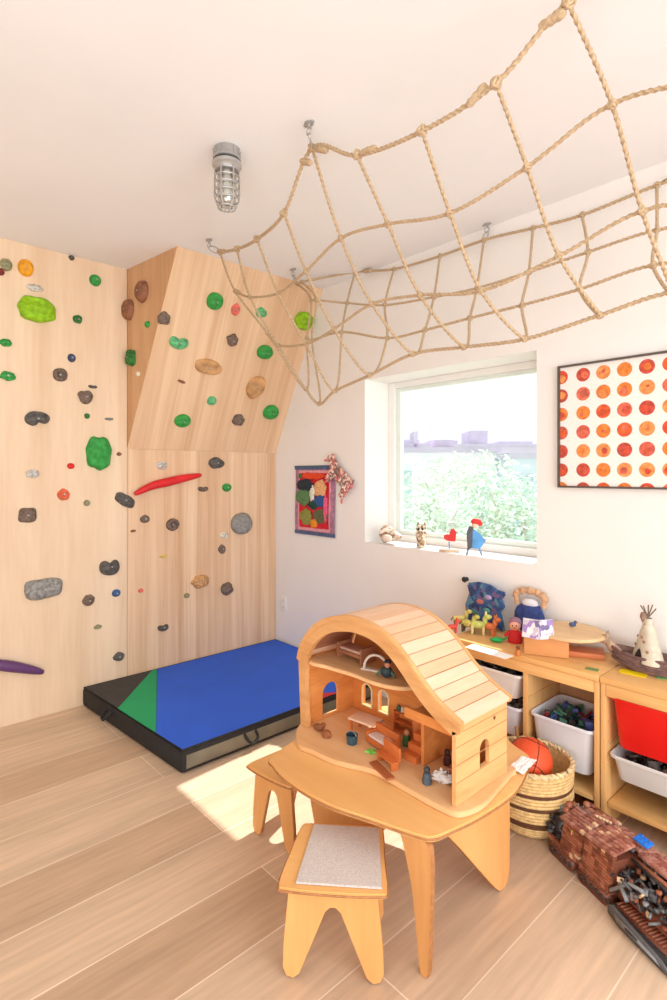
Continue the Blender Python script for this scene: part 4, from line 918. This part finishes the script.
sidewall(1.875, .70, (0, arch(.09, .135, -1.10, FL+.006)), 'end_wall')
for z in (.50, .555, .61, .65):   # board joints on the right end wall
    m = MB(); m.box((2.6055, (HF+HB)/2, z), (.0016, HB-HF-.002, .0022)); DP('board_joint', m, mat((190,136,86)), smooth=False)
m = MB(); m.tube([(2.6065, -1.03, .64), (2.6075, -1.03, .64)], .006, 10); DP('knot_mark', m, mat((120,70,40)))
# back wall: outline below roof with two arched windows
bw_ = [(1.875, FL), (2.59, FL), (2.59, .68)]+[(p.x, p.z) for p in offs(co, .02)[::-1] if 1.89 < p.x < 2.585]+[(1.875, .71)]
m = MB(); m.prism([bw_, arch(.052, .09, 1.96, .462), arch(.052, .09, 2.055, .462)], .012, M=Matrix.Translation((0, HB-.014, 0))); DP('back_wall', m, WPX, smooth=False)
for cx in (1.96, 2.055):
    m = MB(); lo = arch(.062, .10, cx, .457); li = arch(.050, .088, cx, .463); m.prism([lo, li], .006, M=Matrix.Translation((0, HB-.021, 0))); DP('window_surround', m, mat((240,214,160), .6))
# floors
m = MB(); fl2 = catmull([Vector(p) for p in ((1.89, -1.225, 0), (2.0, -1.225, 0), (2.12, -1.21, 0), (2.24, -1.21, 0), (2.335, -1.17, 0), (2.36, -1.08, 0), (2.35, -.967, 0), (1.89, -.967, 0))], 5, closed=True)
m.prism([[(max(1.878, p.x), min(-.965, p.y)) for p in fl2]], .014, M=Matrix.Translation((0, 0, .70)) @ FLAT, bev=.002); DP('upper_floor', m, wood((240,196,146), (222,170,116), 'x', 9, .5, .12))
m = MB(); m.box((2.485, -1.085, .630), (.215, .255, .012), bev=.002); DP('loft_floor', m, wood((226,160,96), (204,134,74), 'x', 9, .5, .12))
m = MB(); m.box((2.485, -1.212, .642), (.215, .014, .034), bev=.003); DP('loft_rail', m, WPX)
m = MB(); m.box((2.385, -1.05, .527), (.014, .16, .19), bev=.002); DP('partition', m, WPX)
# furniture and figures in the dollhouse
def dpos(px, py, z=FL): return onZ(px, py, z+.001)
def put(o, x, y, z, rot, label, cat, group=None): o.location = (x, y, z); o.rotation_euler = (0, 0, rot); return tag(o, label, cat, group)
q = Vector((2.015, -1.09, .701))
bed = thing('toy_bed', 'dark wooden toy bed on the upper floor of the dollhouse', 'toy furniture', tuple(q), rotz=.0)
DW = wood((176,116,84), (146,92,64), 'x', 14, .5, .15)
m = MB(); m.box((0, 0, .028), (.13, .075, .014), bev=.002); m.build('bed_base', DW, bed)
for x in (-.066, .066): m = MB(); m.box((x, 0, .032), (.008, .08, .06), bev=.002); m.build('bed_end', DW, bed)
m = MB(); m.box((0, 0, .041), (.118, .066, .012), bev=.004); m.build('mattress', mat((206,160,140), .8, .1), bed)
q = Vector((2.235, -1.15, .701))
fg = thing('toy_figure', 'dark green and black figure crouching at the edge of the upper floor', 'figurine', tuple(q), rotz=.5)
m = MB(); m.ell((0, 0, .022), (.024, .016, .022), seg=14); m.build('body', mat((40,56,60), .6, .3, 80), fg)
m = MB(); m.ell((.005, -.004, .05), (.012, .012, .013), seg=12); m.build('head', mat((200,130,100), .6), fg)
m = MB(); m.ell((.005, .0, .058), (.014, .014, .009), seg=12); m.build('hat', mat((36,42,50), .7), fg)
for s in (-1, 1): m = MB(); m.tube([(s*.014, 0, .03), (s*.034, -.012, .008)], .006, 8); m.build('limb', mat((70,96,76), .6), fg)
q = Vector((2.165, -1.13, .701))
m = MB(); m.tube([(.05*math.cos(a), 0, .006+.055*math.sin(a)) for a in [PI*k/12 for k in range(13)]], .005, 8); m.box((0, 0, .003), (.12, .02, .006)); put(m.build('toy_arch', mat((222,206,190), .5)), q.x, q.y, q.z, .35, 'pale curved toy arch beside the dark figure on the upper floor', 'toy')
def figure(x, y, z, c, hc, label, rot=0, s=1.0):
    g = thing('peg_doll', label, 'figurine', (x, y, z), rotz=rot)
    m = MB(); m.lathe([(0, 0), (.012*s, 0), (.013*s, .01*s), (.009*s, .028*s), (0, .032*s)], 14); m.build('body', mat(c, .6, .15), g)
    m = MB(); m.ell((0, 0, .036*s), (.009*s,)*3, seg=12); m.build('head', mat(hc, .6), g)
q = dpos(323, 736); m = MB(); m.ell((0, 0, .014), (.026, .015, .014), seg=14, amp=.2); m.ell((.018, 0, .024), (.010, .010, .010), seg=10)
put(m.build('wooden_hedgehog', wood((150,88,50), (110,62,36), 'x', 30, .6, .3)), 1.945, -1.225, FL+.0, .5, 'brown lump-shaped wooden toy nearest the dollhouse\'s left doorway', 'toy', 'brown wooden toys')
m = MB(); m.ell((0, 0, .013), (.024, .015, .013), seg=14, amp=.2, seed=3); m.lathe([(.015, .0), (.015, .022), (0, .022)], 12)
put(m.build('wooden_stump', wood((166,100,58), (124,72,42), 'x', 30, .6, .3)), 2.005, -1.24, FL+.0, .2, 'brown wooden stump toy just left of the dark teal pail', 'toy', 'brown wooden toys')
q = dpos(352, 743)
pb = thing('toy_pail', 'tiny dark teal pail at the front of the dollhouse floor', 'toy', (q.x, q.y, FL))
m = MB(); m.lathe([(0, 0), (.019, 0), (.023, .034), (.021, .034), (.018, .004), (0, .004)], 18); m.build('pail', mat((50,78,90), .4, .1), pb)
m = MB(); m.tube([(.022*math.cos(a), 0, .034+.012*math.sin(a)) for a in [PI*k/10 for k in range(11)]], .0015, 6); m.build('handle', METAL, pb)
ORW = wood((214,120,62), (190,96,46), 'x', 16, .5, .15)
q = dpos(356, 728)
tt_ = thing('toy_table', 'toy table with a pale top near the dollhouse\'s back left', 'toy furniture', (2.08, -1.10, FL), rotz=.15)
m = MB(); m.box((0, 0, .052), (.12, .075, .008), bev=.002); m.build('tabletop', mat((232,196,168), .5, .05), tt_)
for sx in (-1, 1):
    for sy in (-1, 1): m = MB(); m.box((sx*.05, sy*.028, .024), (.008, .008, .048)); m.build('leg', ORW, tt_)
sf = thing('toy_sofa', 'orange wooden toy sofa with a pale cushion in the middle of dollhouse', 'toy furniture', (2.205, -1.14, FL), rotz=-.15)
m = MB(); m.box((0, 0, .017), (.13, .055, .02), bev=.003); m.build('sofa_base', ORW, sf)
m = MB(); m.box((0, .024, .042), (.13, .010, .05), bev=.003); m.build('backrest', ORW, sf)
for s in (-1, 1): m = MB(); m.box((s*.062, 0, .026), (.010, .055, .038), bev=.002); m.build('armrest', ORW, sf)
m = MB(); m.box((0, -.003, .032), (.108, .042, .010), bev=.004); m.build('cushion', mat((226,206,198), .8), sf)
bn = thing('toy_bench', 'orange wooden toy bench in front of the dollhouse partition', 'toy furniture', (2.30, -1.215, FL), rotz=-.25)
m = MB(); m.box((0, 0, .026), (.10, .034, .007), bev=.002); m.build('seat', ORW, bn)
for s in (-1, 1): m = MB(); m.box((s*.04, 0, .0115), (.008, .03, .023)); m.build('leg', ORW, bn)
m = MB(); m.box((0, .018, .05), (.10, .007, .045), bev=.002); m.build('backrest', ORW, bn)
m = MB(); m.box((0, 0, .004), (.12, .03, .008), bev=.002); put(m.build('wooden_plank', wood((176,100,60), (150,80,46), 'x', 16, .5, .15)), 2.315, -1.262, FL, -.3, 'small brown wooden plank lying in front of the toy bench', 'toy')
q = dpos(371, 752); m = MB(); st5 = [((.022 if k % 2 == 0 else .010)*math.cos(PI*k/5), (.022 if k % 2 == 0 else .010)*math.sin(PI*k/5)) for k in range(10)]
m.prism([st5], .007, M=Matrix.Translation((0, 0, .007)) @ FLAT); put(m.build('green_star', mat((120,206,90), .5, .1)), q.x, q.y, FL, .3, 'bright green star-shaped piece on the dollhouse floor', 'toy')
q = dpos(427, 783)
figure(q.x, q.y, FL, (78,88,96), (60,64,70), 'small slate grey figure at the front right of the dollhouse floor', s=1.25)
q = dpos(443, 786)
m = MB(); m.ell((0, 0, .016), (.036, .022, .016), seg=18, n=4, amp=.9, seed=2); put(m.build('crumpled_cloth', mat((226,220,216), .8, .15, 60)), q.x-.015, q.y+.02, FL+.002, .6, 'crumpled white cloth inside the dollhouse by its right wall', 'cloth')
m = MB(); m.tube([(0, 0, .004), (.05, .03, .03)], .0035, 6); put(m.build('toy_pole', mat((170,168,166), .5)), q.x-.03, q.y+.004, FL, .1, 'thin grey toy pole leaning on the crumpled cloth', 'toy')
figure(2.44, -1.06, FL, (86,40,36), (60,34,30), 'dark red peg doll under the loft, left of the two there', s=1.2)
figure(2.50, -1.03, FL, (60,44,40), (90,60,50), 'dark brown peg doll under the loft, right of the two there', s=1.2)
figure(2.255, -1.06, FL+.0, (66,110,60), (200,140,100), 'green peg doll standing behind the orange toy sofa', s=1.3)
ts = thing('toy_stairs', 'orange wooden toy steps beside the dollhouse partition', 'toy furniture', (2.338, -1.10, FL), rotz=0)
for k in range(4): m = MB(); m.box((0, .03*k-.03, .012+.017*k), (.06, .03, .024+.034*k-.017*k), bev=.001); m.build('step', ORW, ts)
sh_ = thing('toy_shelf', 'dark orange toy shelf with small items at the dollhouse back', 'toy furniture', (2.19, -.99, FL))
m = MB()
for z in (.004, .04, .076): m.box((0, 0, z), (.10, .03, .006), bev=.001)
for x in (-.047, .047): m.box((x, 0, .04), (.006, .03, .08), bev=.001)
m.build('frame', ORW, sh_)
for k, c_ in enumerate(((60,90,60), (200,190,180), (120,60,40), (70,80,100))):
    m = MB(); m.lathe([(0, 0), (.008, 0), (.009, .012), (.005, .02), (0, .021)], 12); put(m.build('toy_pot', mat(c_, .5)), 2.155+.022*k, -.99, FL+.0795, 0, ('dark green', 'pale', 'brown', 'slate blue')[k]+' toy pot on the shelf at the dollhouse back', 'toy', 'pots on the toy shelf')
cr2 = thing('toy_crate', 'dark brown toy crate under the dollhouse loft', 'toy furniture', (2.54, -1.12, FL), rotz=.2)
m = MB(); m.box((0, 0, .022), (.07, .05, .044), bev=.003); m.build('crate_body', wood((130,80,56), (96,56,40), 'x', 16, .6, .2), cr2); m = MB(); m.box((0, 0, .047), (.076, .056, .006), bev=.001); m.build('crate_lid', wood((170,110,76), (136,84,58), 'x', 16, .6, .2), cr2)
cb = thing('toy_cupboard', 'small orange toy cupboard against the dollhouse back wall', 'toy furniture', (2.29, -1.0, FL))
m = MB(); m.box((0, 0, .045), (.08, .04, .09), bev=.003); m.build('carcass', ORW, cb)
for s in (-1, 1): m = MB(); m.box((s*.019, -.021, .045), (.034, .004, .078), bev=.001); dd = m.build('door', wood((230,144,84), (206,116,62), 'z', 16, .5, .15), cb)
m = MB(); nx, ny = 14, 10
g_ = [[m.bm.verts.new(((i/nx-.5)*.055, (j/ny-.5)*.12, .004+.010*abs(noise.noise(Vector((i*.35, j*.4, 2)))))) for i in range(nx+1)] for j in range(ny+1)]
for j in range(ny):
    for i in range(nx): m.bm.faces.new((g_[j][i], g_[j][i+1], g_[j+1][i+1], g_[j+1][i]))
o = m.build('bright_patch_sheet', mat((252,252,250), .8, .01)); o.location = (2.603, -.84, TT+.001); o.rotation_euler = (0, 0, .1); tag(o, 'white cloth lying on the play table behind the dollhouse\'s right end', 'cloth')  # white sheet added as stand-in for the bright patch on the tabletop
# ================================================================== BRICK-BUILT CRAWLER
va = math.atan2(-.143, .301)
CW = .21; CLn = .56
cr = thing('toy_crawler', 'big reddish-brown brick-built tracked vehicle on the floor by the shelves', 'toy vehicle', (2.585, -.615, 0), rotz=va)
BR = [mat(c, .35, .12, 30) for c in ((158,94,68), (138,80,58), (172,110,84), (120,68,50))]
BRT = mat((226,190,150), .5, .1); GB = [mat(c, .4, .15, 30) for c in ((60,58,58), (96,96,98), (140,142,144), (44,40,40))]
rnd = random.Random(5)
def pl_(m, x0, x1, y0, y1, z0, z1): m.box(((x0+x1)/2, (y0+y1)/2, (z0+z1)/2), (x1-x0, y1-y0, z1-z0), bev=.0012)
# local: x along vehicle, y from near side (0) to far side (CW), z up
for (x0, x1) in ((.0, .135), (.155, .30), (.33, .54)):
    for yy in (.0, CW-.045):
        m = MB(); n = 34; pts = []; r = .024; Lx = x1-x0
        tr = [(x0+r, 0), (x1-r, 0)]
        prof_ = [(x1-r+r*math.sin(a), r-r*math.cos(a)) for a in [PI*k/8 for k in range(9)]]+[(x0+r-r*math.sin(a), r+r*math.cos(a)) for a in [PI*k/8 for k in range(9)]]
        m.use(BR[3]); m.prism([prof_], .045, M=Matrix.Translation((0, yy, 0)))
        m.use(BR[1])
        for k in range(int(Lx/.012)):
            m.box((x0+.012+k*.012, yy+.0225, .0475), (.007, .047, .004)); 
        m.use(GB[0])
        for k in range(int(Lx/.024)): m.tube([(x0+.024+k*.024, yy-.003, .024), (x0+.024+k*.024, yy+.0, .024)], .009, 10)
        m.keepn = True; m.build('track', None, cr)
# hull sides with slightly sloping panels
def panel(x0, x1, z0, z1, slope, y, name='hull_panel', mi=0):
    m = MB(); nx = max(1, int((x1-x0)/.016)); nz = max(1, int((z1-z0)/.0096))
    for i in range(nx):
        for j in range(nz):
            m.use(rnd.choice(BR) if rnd.random() > .05 else BRT); zz = z0+(z1-z0)*j/nz
            m.box((x0+(x1-x0)*(i+.5)/nx, y+slope*j, zz+(z1-z0)/nz/2), ((x1-x0)/nx-.0005, .016, (z1-z0)/nz-.0006))
    m.keepn = True; m.build(name, None, cr, smooth=False)
panel(.0, .30, .052, .068, 0, .008)
panel(.065, .16, .068, .155, .0022, .010); panel(.175, .30, .068, .165, .0022, .010)
panel(.0, .30, .052, .15, 0, CW-.018); panel(.32, .56, .056, .13, 0, CW-.018)
m = MB().use(BR[3]); pl_(m, .05, .30, .022, CW-.022, .03, .15); m.use(GB[3]); pl_(m, .0, .05, .03, CW-.03, .03, .10); m.use(BR[1]); pl_(m, .30, .56, .04, CW-.01, .03, .072); m.keepn = True; m.build('hull_core', None, cr)
m = MB().use(BRT); m.box((.108, .0225, .128), (.022, .010, .030), bev=.001); m.use(mat((200,190,80), .4)); m.box((.111, .0165, .128), (.004, .004, .026)); m.keepn = True; m.build('side_window', None, cr)
# roof: sloping plates, two tapering wings meeting towards the middle
RF = [mat(c, .3, .12, 30) for c in ((172,116,98), (150,92,78), (186,134,118))]
def roof(x0, x1, y0, y1, z0, z1, ry, name='roof_plate', rows=6):
    m = MB(); n = max(2, int((x1-x0)/.016))
    for i in range(n):
        for j in range(rows):
            m.use(rnd.choice(RF) if rnd.random() > .06 else BRT)
            xx = x0+(x1-x0)*(i+.5)/n; tz = z0+(z1-z0)*(i+.5)/n; yy = y0+(y1-y0)*(j+.5)/rows
            m.box((xx, yy, tz+ry*j+rnd.choice((0, 0, .0016))), ((x1-x0)/n-.0006, (y1-y0)/rows-.0006, .0096))
            if rnd.random() < .5: m.lathe([(.0035, 0), (.0035, .003), (0, .003)], 8, c=(xx, yy, tz+ry*j+.0048))
    m.keepn = True; m.build(name, None, cr, smooth=False)
roof(.045, .165, .018, .10, .150, .162, .004); roof(.172, .305, .018, .11, .162, .176, .003)
roof(.03, .15, .115, CW-.005, .150, .168, -.003); roof(.165, .31, .12, CW-.005, .168, .172, -.004)
m = MB().use(GB[1])
for k in range(9): m.box((.06+k*.028, .108+.004*math.sin(k), .168), (.024, .010, .010), bev=.001)
m.use(BRT)
for k in range(5): m.box((.12+k*.01, .118+k*.006, .18-.001*k), (.012, .006, .010), rot=.5)
m.keepn = True; m.build('roof_spine', None, cr)
m = MB()
for k, (x, y, z) in enumerate(((.03, .06, .158), (.01, .11, .158), (.012, .17, .15), (.02, .08, .17))):
    m.use(BR[k % 3]); m.lathe([(0, -.012), (.012, -.012), (.014, 0), (.010, .012), (0, .014)], 12, c=(x, y, z))
m.use(BR[1]); pl_(m, .0, .05, .10, CW-.02, .128, .142); m.keepn = True; m.build('rear_turrets', None, cr)
# dark mechanical rear bay and open front
m = MB()
for k in range(90):
    m.use(rnd.choice(GB)); p = Vector((rnd.uniform(-.008, .06), rnd.uniform(-.002, CW-.03), rnd.uniform(.06, .148)))
    if rnd.random() < .5: m.box(p, [rnd.uniform(.008, .022) for _ in range(3)], bev=.001)
    else: m.tube([p, p+Vector((rnd.uniform(-.012, .012), rnd.uniform(-.02, .02), rnd.uniform(-.02, .02)))], .004, 8)
m.use(GB[3]); m.box((.03, CW/2-.015, .1), (.05, CW-.05, .075)); m.keepn = True; m.build('rear_machinery', None, cr)
m = MB()
for k in range(190):
    m.use(rnd.choice(GB+GB+[BRT, BR[0], GB[2]])); p = Vector((rnd.uniform(.30, .56), rnd.uniform(.01, CW-.05), rnd.uniform(.07, .135)))
    c = rnd.random()
    if c < .45: m.box(p, [rnd.uniform(.006, .022) for _ in range(3)], rot=rnd.uniform(0, 3), bev=.001)
    elif c < .8: m.tube([p, p+Vector((rnd.uniform(-.04, .04), rnd.uniform(-.03, .03), rnd.uniform(-.03, .02)))], .0045, 8)
    else: m.lathe([(0, 0), (.009, 0), (.009, .008), (0, .008)], 12, c=p)
m.use(GB[2]); m.tube([(.31, .0, .07), (.36, .03, .12), (.42, .02, .14)], .006, 8); m.tube([(.33, .02, .1), (.38, .0, .085)], .007, 8)
m.keepn = True; m.build('front_machinery', None, cr)
# front right roof canopy raised on the far side
roof(.31, .56, .115, CW+.005, .165, .155, -.004)
m = MB().use(BR[2])
for (a, b) in (((.315, .10, .15), (.56, .105, .15)),): m.tube([a, b], .008, 8)
m.use(GB[0]); m.tube([(.31, .09, .155), (.56, .085, .14)], .005, 8); m.keepn = True; m.build('canopy_edge', None, cr)
m = MB().use(mat((30,118,214), .35, .03)); m.box((.30, .15, .196), (.05, .04, .008), rot=Matrix.Rotation(.15, 3, 'Y') @ Matrix.Rotation(.2, 3, 'Z'), bev=.0015)
for dx in (-.015, 0, .015):
    for dy in (-.01, .01): m.lathe([(.0035, 0), (.0035, .004), (0, .004)], 10, c=(.30+dx, .15+dy, .200-dx*.15))
m.keepn = True; m.build('blue_plate', None, cr)
# fold-out ramp on the near front side
m = MB().use(GB[1]); M_ = Matrix.Translation((.33, -.03, .0)) @ Matrix.Rotation(.0, 4, 'Z')
m.prism([[(0, .045), (.02, .055), (.2, .03), (.25, .012), (.24, .004), (.05, .006), (0, .02)]], .008, M=M_)
m.use(GB[2]); m.prism([[(.03, .042), (.18, .026), (.2, .016), (.04, .02)]], .003, M=Matrix.Translation((.33, -.034, 0))); m.use(GB[0]); m.box((.43, -.036, .028), (.045, .003, .007)); pl_(m, .33, .56, -.02, .01, .012, .03)
m.keepn = True; m.build('ramp', None, cr)
# ================================================================== OUTSIDE THE WINDOW (overexposure put into the pale colours)
gr = MB(); gr.box((-3, 12, -3.1), (60, 22, .2)); struct(gr.build('ground', mat((196,204,190), .9, .1, 1), smooth=False))
def at_d(px, py, D): return CAM+ray(px, py)*D
def tree(px, topy, D, rad, label, cols, n=3200, seed=1, h=None, kind='garden_tree'):
    top = at_d(px, topy, D); rn = random.Random(seed)
    T = thing(kind, label, 'tree', (top.x, top.y, -3.0)); zc = top.z+3.0-rad*1.0
    m = MB(); m.tube([(0, 0, 0), (.05, 0, zc*.5), (0, .05, zc)], [.12, .09, .05], 10)
    for k in range(9):
        a = k*.9; m.tube([(0, 0, zc*.7), (rad*.4*math.cos(a), rad*.4*math.sin(a), zc), (rad*.75*math.cos(a), rad*.75*math.sin(a), zc+rad*.3*(k % 3))], [.04, .025, .01], 6)
    m.build('trunk', mat((210,204,198), .9, .2), T)
    m = MB(); ms = [mat(c, .8, .15, 3) for c in cols]
    for k in range(n):
        while 1:
            p = Vector((rn.uniform(-1, 1), rn.uniform(-1, 1), rn.uniform(-1, 1)))
            if p.length < 1 and p.length > .35 and noise.noise(p*2.2+Vector((seed, 0, 0))) > -.18: break
        p = Vector((p.x*rad*1.15, p.y*rad*1.15, zc+p.z*rad)); s = rn.uniform(.03, .06)
        d1 = Vector((rn.uniform(-1, 1), rn.uniform(-1, 1), rn.uniform(-.6, .6))).normalized(); d2 = d1.cross(Vector((rn.uniform(-1, 1), rn.uniform(-1, 1), 1))).normalized()
        m.use(ms[rn.randrange(len(ms))]); m.poly([p-d1*s, p+d2*s*.45, p+d1*s, p-d2*s*.45])
    m.keepn = True; m.build('foliage', None, T, smooth=False)
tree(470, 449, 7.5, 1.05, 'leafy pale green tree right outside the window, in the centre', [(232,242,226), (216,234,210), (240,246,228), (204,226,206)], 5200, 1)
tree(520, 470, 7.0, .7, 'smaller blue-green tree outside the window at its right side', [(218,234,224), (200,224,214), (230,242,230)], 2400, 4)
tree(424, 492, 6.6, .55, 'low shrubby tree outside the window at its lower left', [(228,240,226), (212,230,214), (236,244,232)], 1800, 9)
def house(px0, px1, topy, D, col, label, dep=3.0, roofc=None, wins=(), name='neighbour_building', step=None):
    a = at_d(px0, topy, D); b = at_d(px1, topy, D); v = Vector((b.x-a.x, b.y-a.y, 0)); w_ = v.length; ang = math.atan2(v.y, v.x)
    H = thing(name, label, 'building', (a.x, a.y, -3.0), rotz=ang); h = a.z+3.0
    m = MB(); m.box((w_/2, dep/2, h/2), (w_, dep, h)); m.build('walls', mat(col, .9, .03, 1), H, smooth=False)
    if roofc:
        m = MB(); m.box((w_/2, dep/2, h+.05), (w_+.2, dep+.2, .12)); 
        if step:
            for (f0, f1, hh) in step: m.box((w_*(f0+f1)/2, dep/2, h+hh/2), (w_*(f1-f0), dep*.6, hh))
        m.build('roof', mat(roofc, .9, .08, 2), H, smooth=False)
    for (f0, f1, z0, z1) in wins:
        m = MB(); m.box((w_*(f0+f1)/2, -.02, h*(z0+z1)/2), (w_*(f1-f0), .06, h*(z1-z0))); m.build('window', mat((176,206,216), .4, .1), H, smooth=False)
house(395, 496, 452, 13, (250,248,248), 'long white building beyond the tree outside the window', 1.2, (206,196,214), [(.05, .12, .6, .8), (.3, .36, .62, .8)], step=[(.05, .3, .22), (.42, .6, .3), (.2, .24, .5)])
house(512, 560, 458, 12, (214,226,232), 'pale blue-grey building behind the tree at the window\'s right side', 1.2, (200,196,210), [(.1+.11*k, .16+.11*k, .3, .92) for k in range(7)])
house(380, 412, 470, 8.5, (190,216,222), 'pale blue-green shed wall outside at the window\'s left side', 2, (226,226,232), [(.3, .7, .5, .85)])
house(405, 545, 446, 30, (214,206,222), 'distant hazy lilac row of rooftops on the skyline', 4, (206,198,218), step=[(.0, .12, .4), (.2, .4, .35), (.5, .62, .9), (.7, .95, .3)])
# ================================================================== LIGHT, WORLD, CAMERA
sun = bpy.data.lights.new('sun', 'SUN'); sun.energy = 9; sun.angle = math.radians(.6); sun.color = (1, .98, .95)
so = bpy.data.objects.new('sun', sun); COL.objects.link(so)
sd = Vector((.07, -1, -1.15)).normalized(); so.rotation_euler = sd.to_track_quat('-Z', 'Y').to_euler(); so.location = (1, 6, 8)
wd = bpy.data.worlds.new('sky'); bpy.context.scene.world = wd; wd.use_nodes = True
bg = wd.node_tree.nodes['Background']; bg.inputs[0].default_value = (.95, .98, 1.0, 1); bg.inputs[1].default_value = 1.3
def area(loc, tgt, sx, sy, e, col=(1, .97, .93)):
    l = bpy.data.lights.new('fill_light', 'AREA'); l.shape = 'RECTANGLE'; l.size = sx; l.size_y = sy; l.energy = e; l.color = col
    o = bpy.data.objects.new('fill_light', l); COL.objects.link(o); o.location = loc; o.rotation_euler = (Vector(tgt)-Vector(loc)).to_track_quat('-Z', 'Y').to_euler(); return o
area((5.7, -2.0, 1.5), (0, -1.6, 1.6), 2.6, 2.0, 92, (.95, .98, 1))  # added unseen fill from the open side of the room
area((3.9, -3.7, .9), (1.3, -.7, 2.7), 1.8, 1.4, 42, (.94, .975, 1))  # added unseen fill, aimed up to brighten the far ceiling
cam = bpy.data.cameras.new('camera'); co_ = bpy.data.objects.new('camera', cam); COL.objects.link(co_)
cam.sensor_width = 36; cam.sensor_fit = 'AUTO'; cam.lens = FPX*36/1000; cam.shift_y = -(500-CY)/1000; cam.clip_start = .02; cam.clip_end = 200
co_.location = CAM; co_.rotation_euler = (PI/2, 0, math.atan2(-F.x, F.y))
bpy.context.scene.camera = co_
vs_ = bpy.context.scene.view_settings; vs_.view_transform = 'Standard'; vs_.look = 'None'; vs_.exposure = -.1; vs_.gamma = 1
bpy.context.scene.cycles.max_bounces = 8; bpy.context.scene.cycles.diffuse_bounces = 5; bpy.context.scene.cycles.transparent_max_bounces = 12
bpy.context.scene.cycles.use_denoising = True
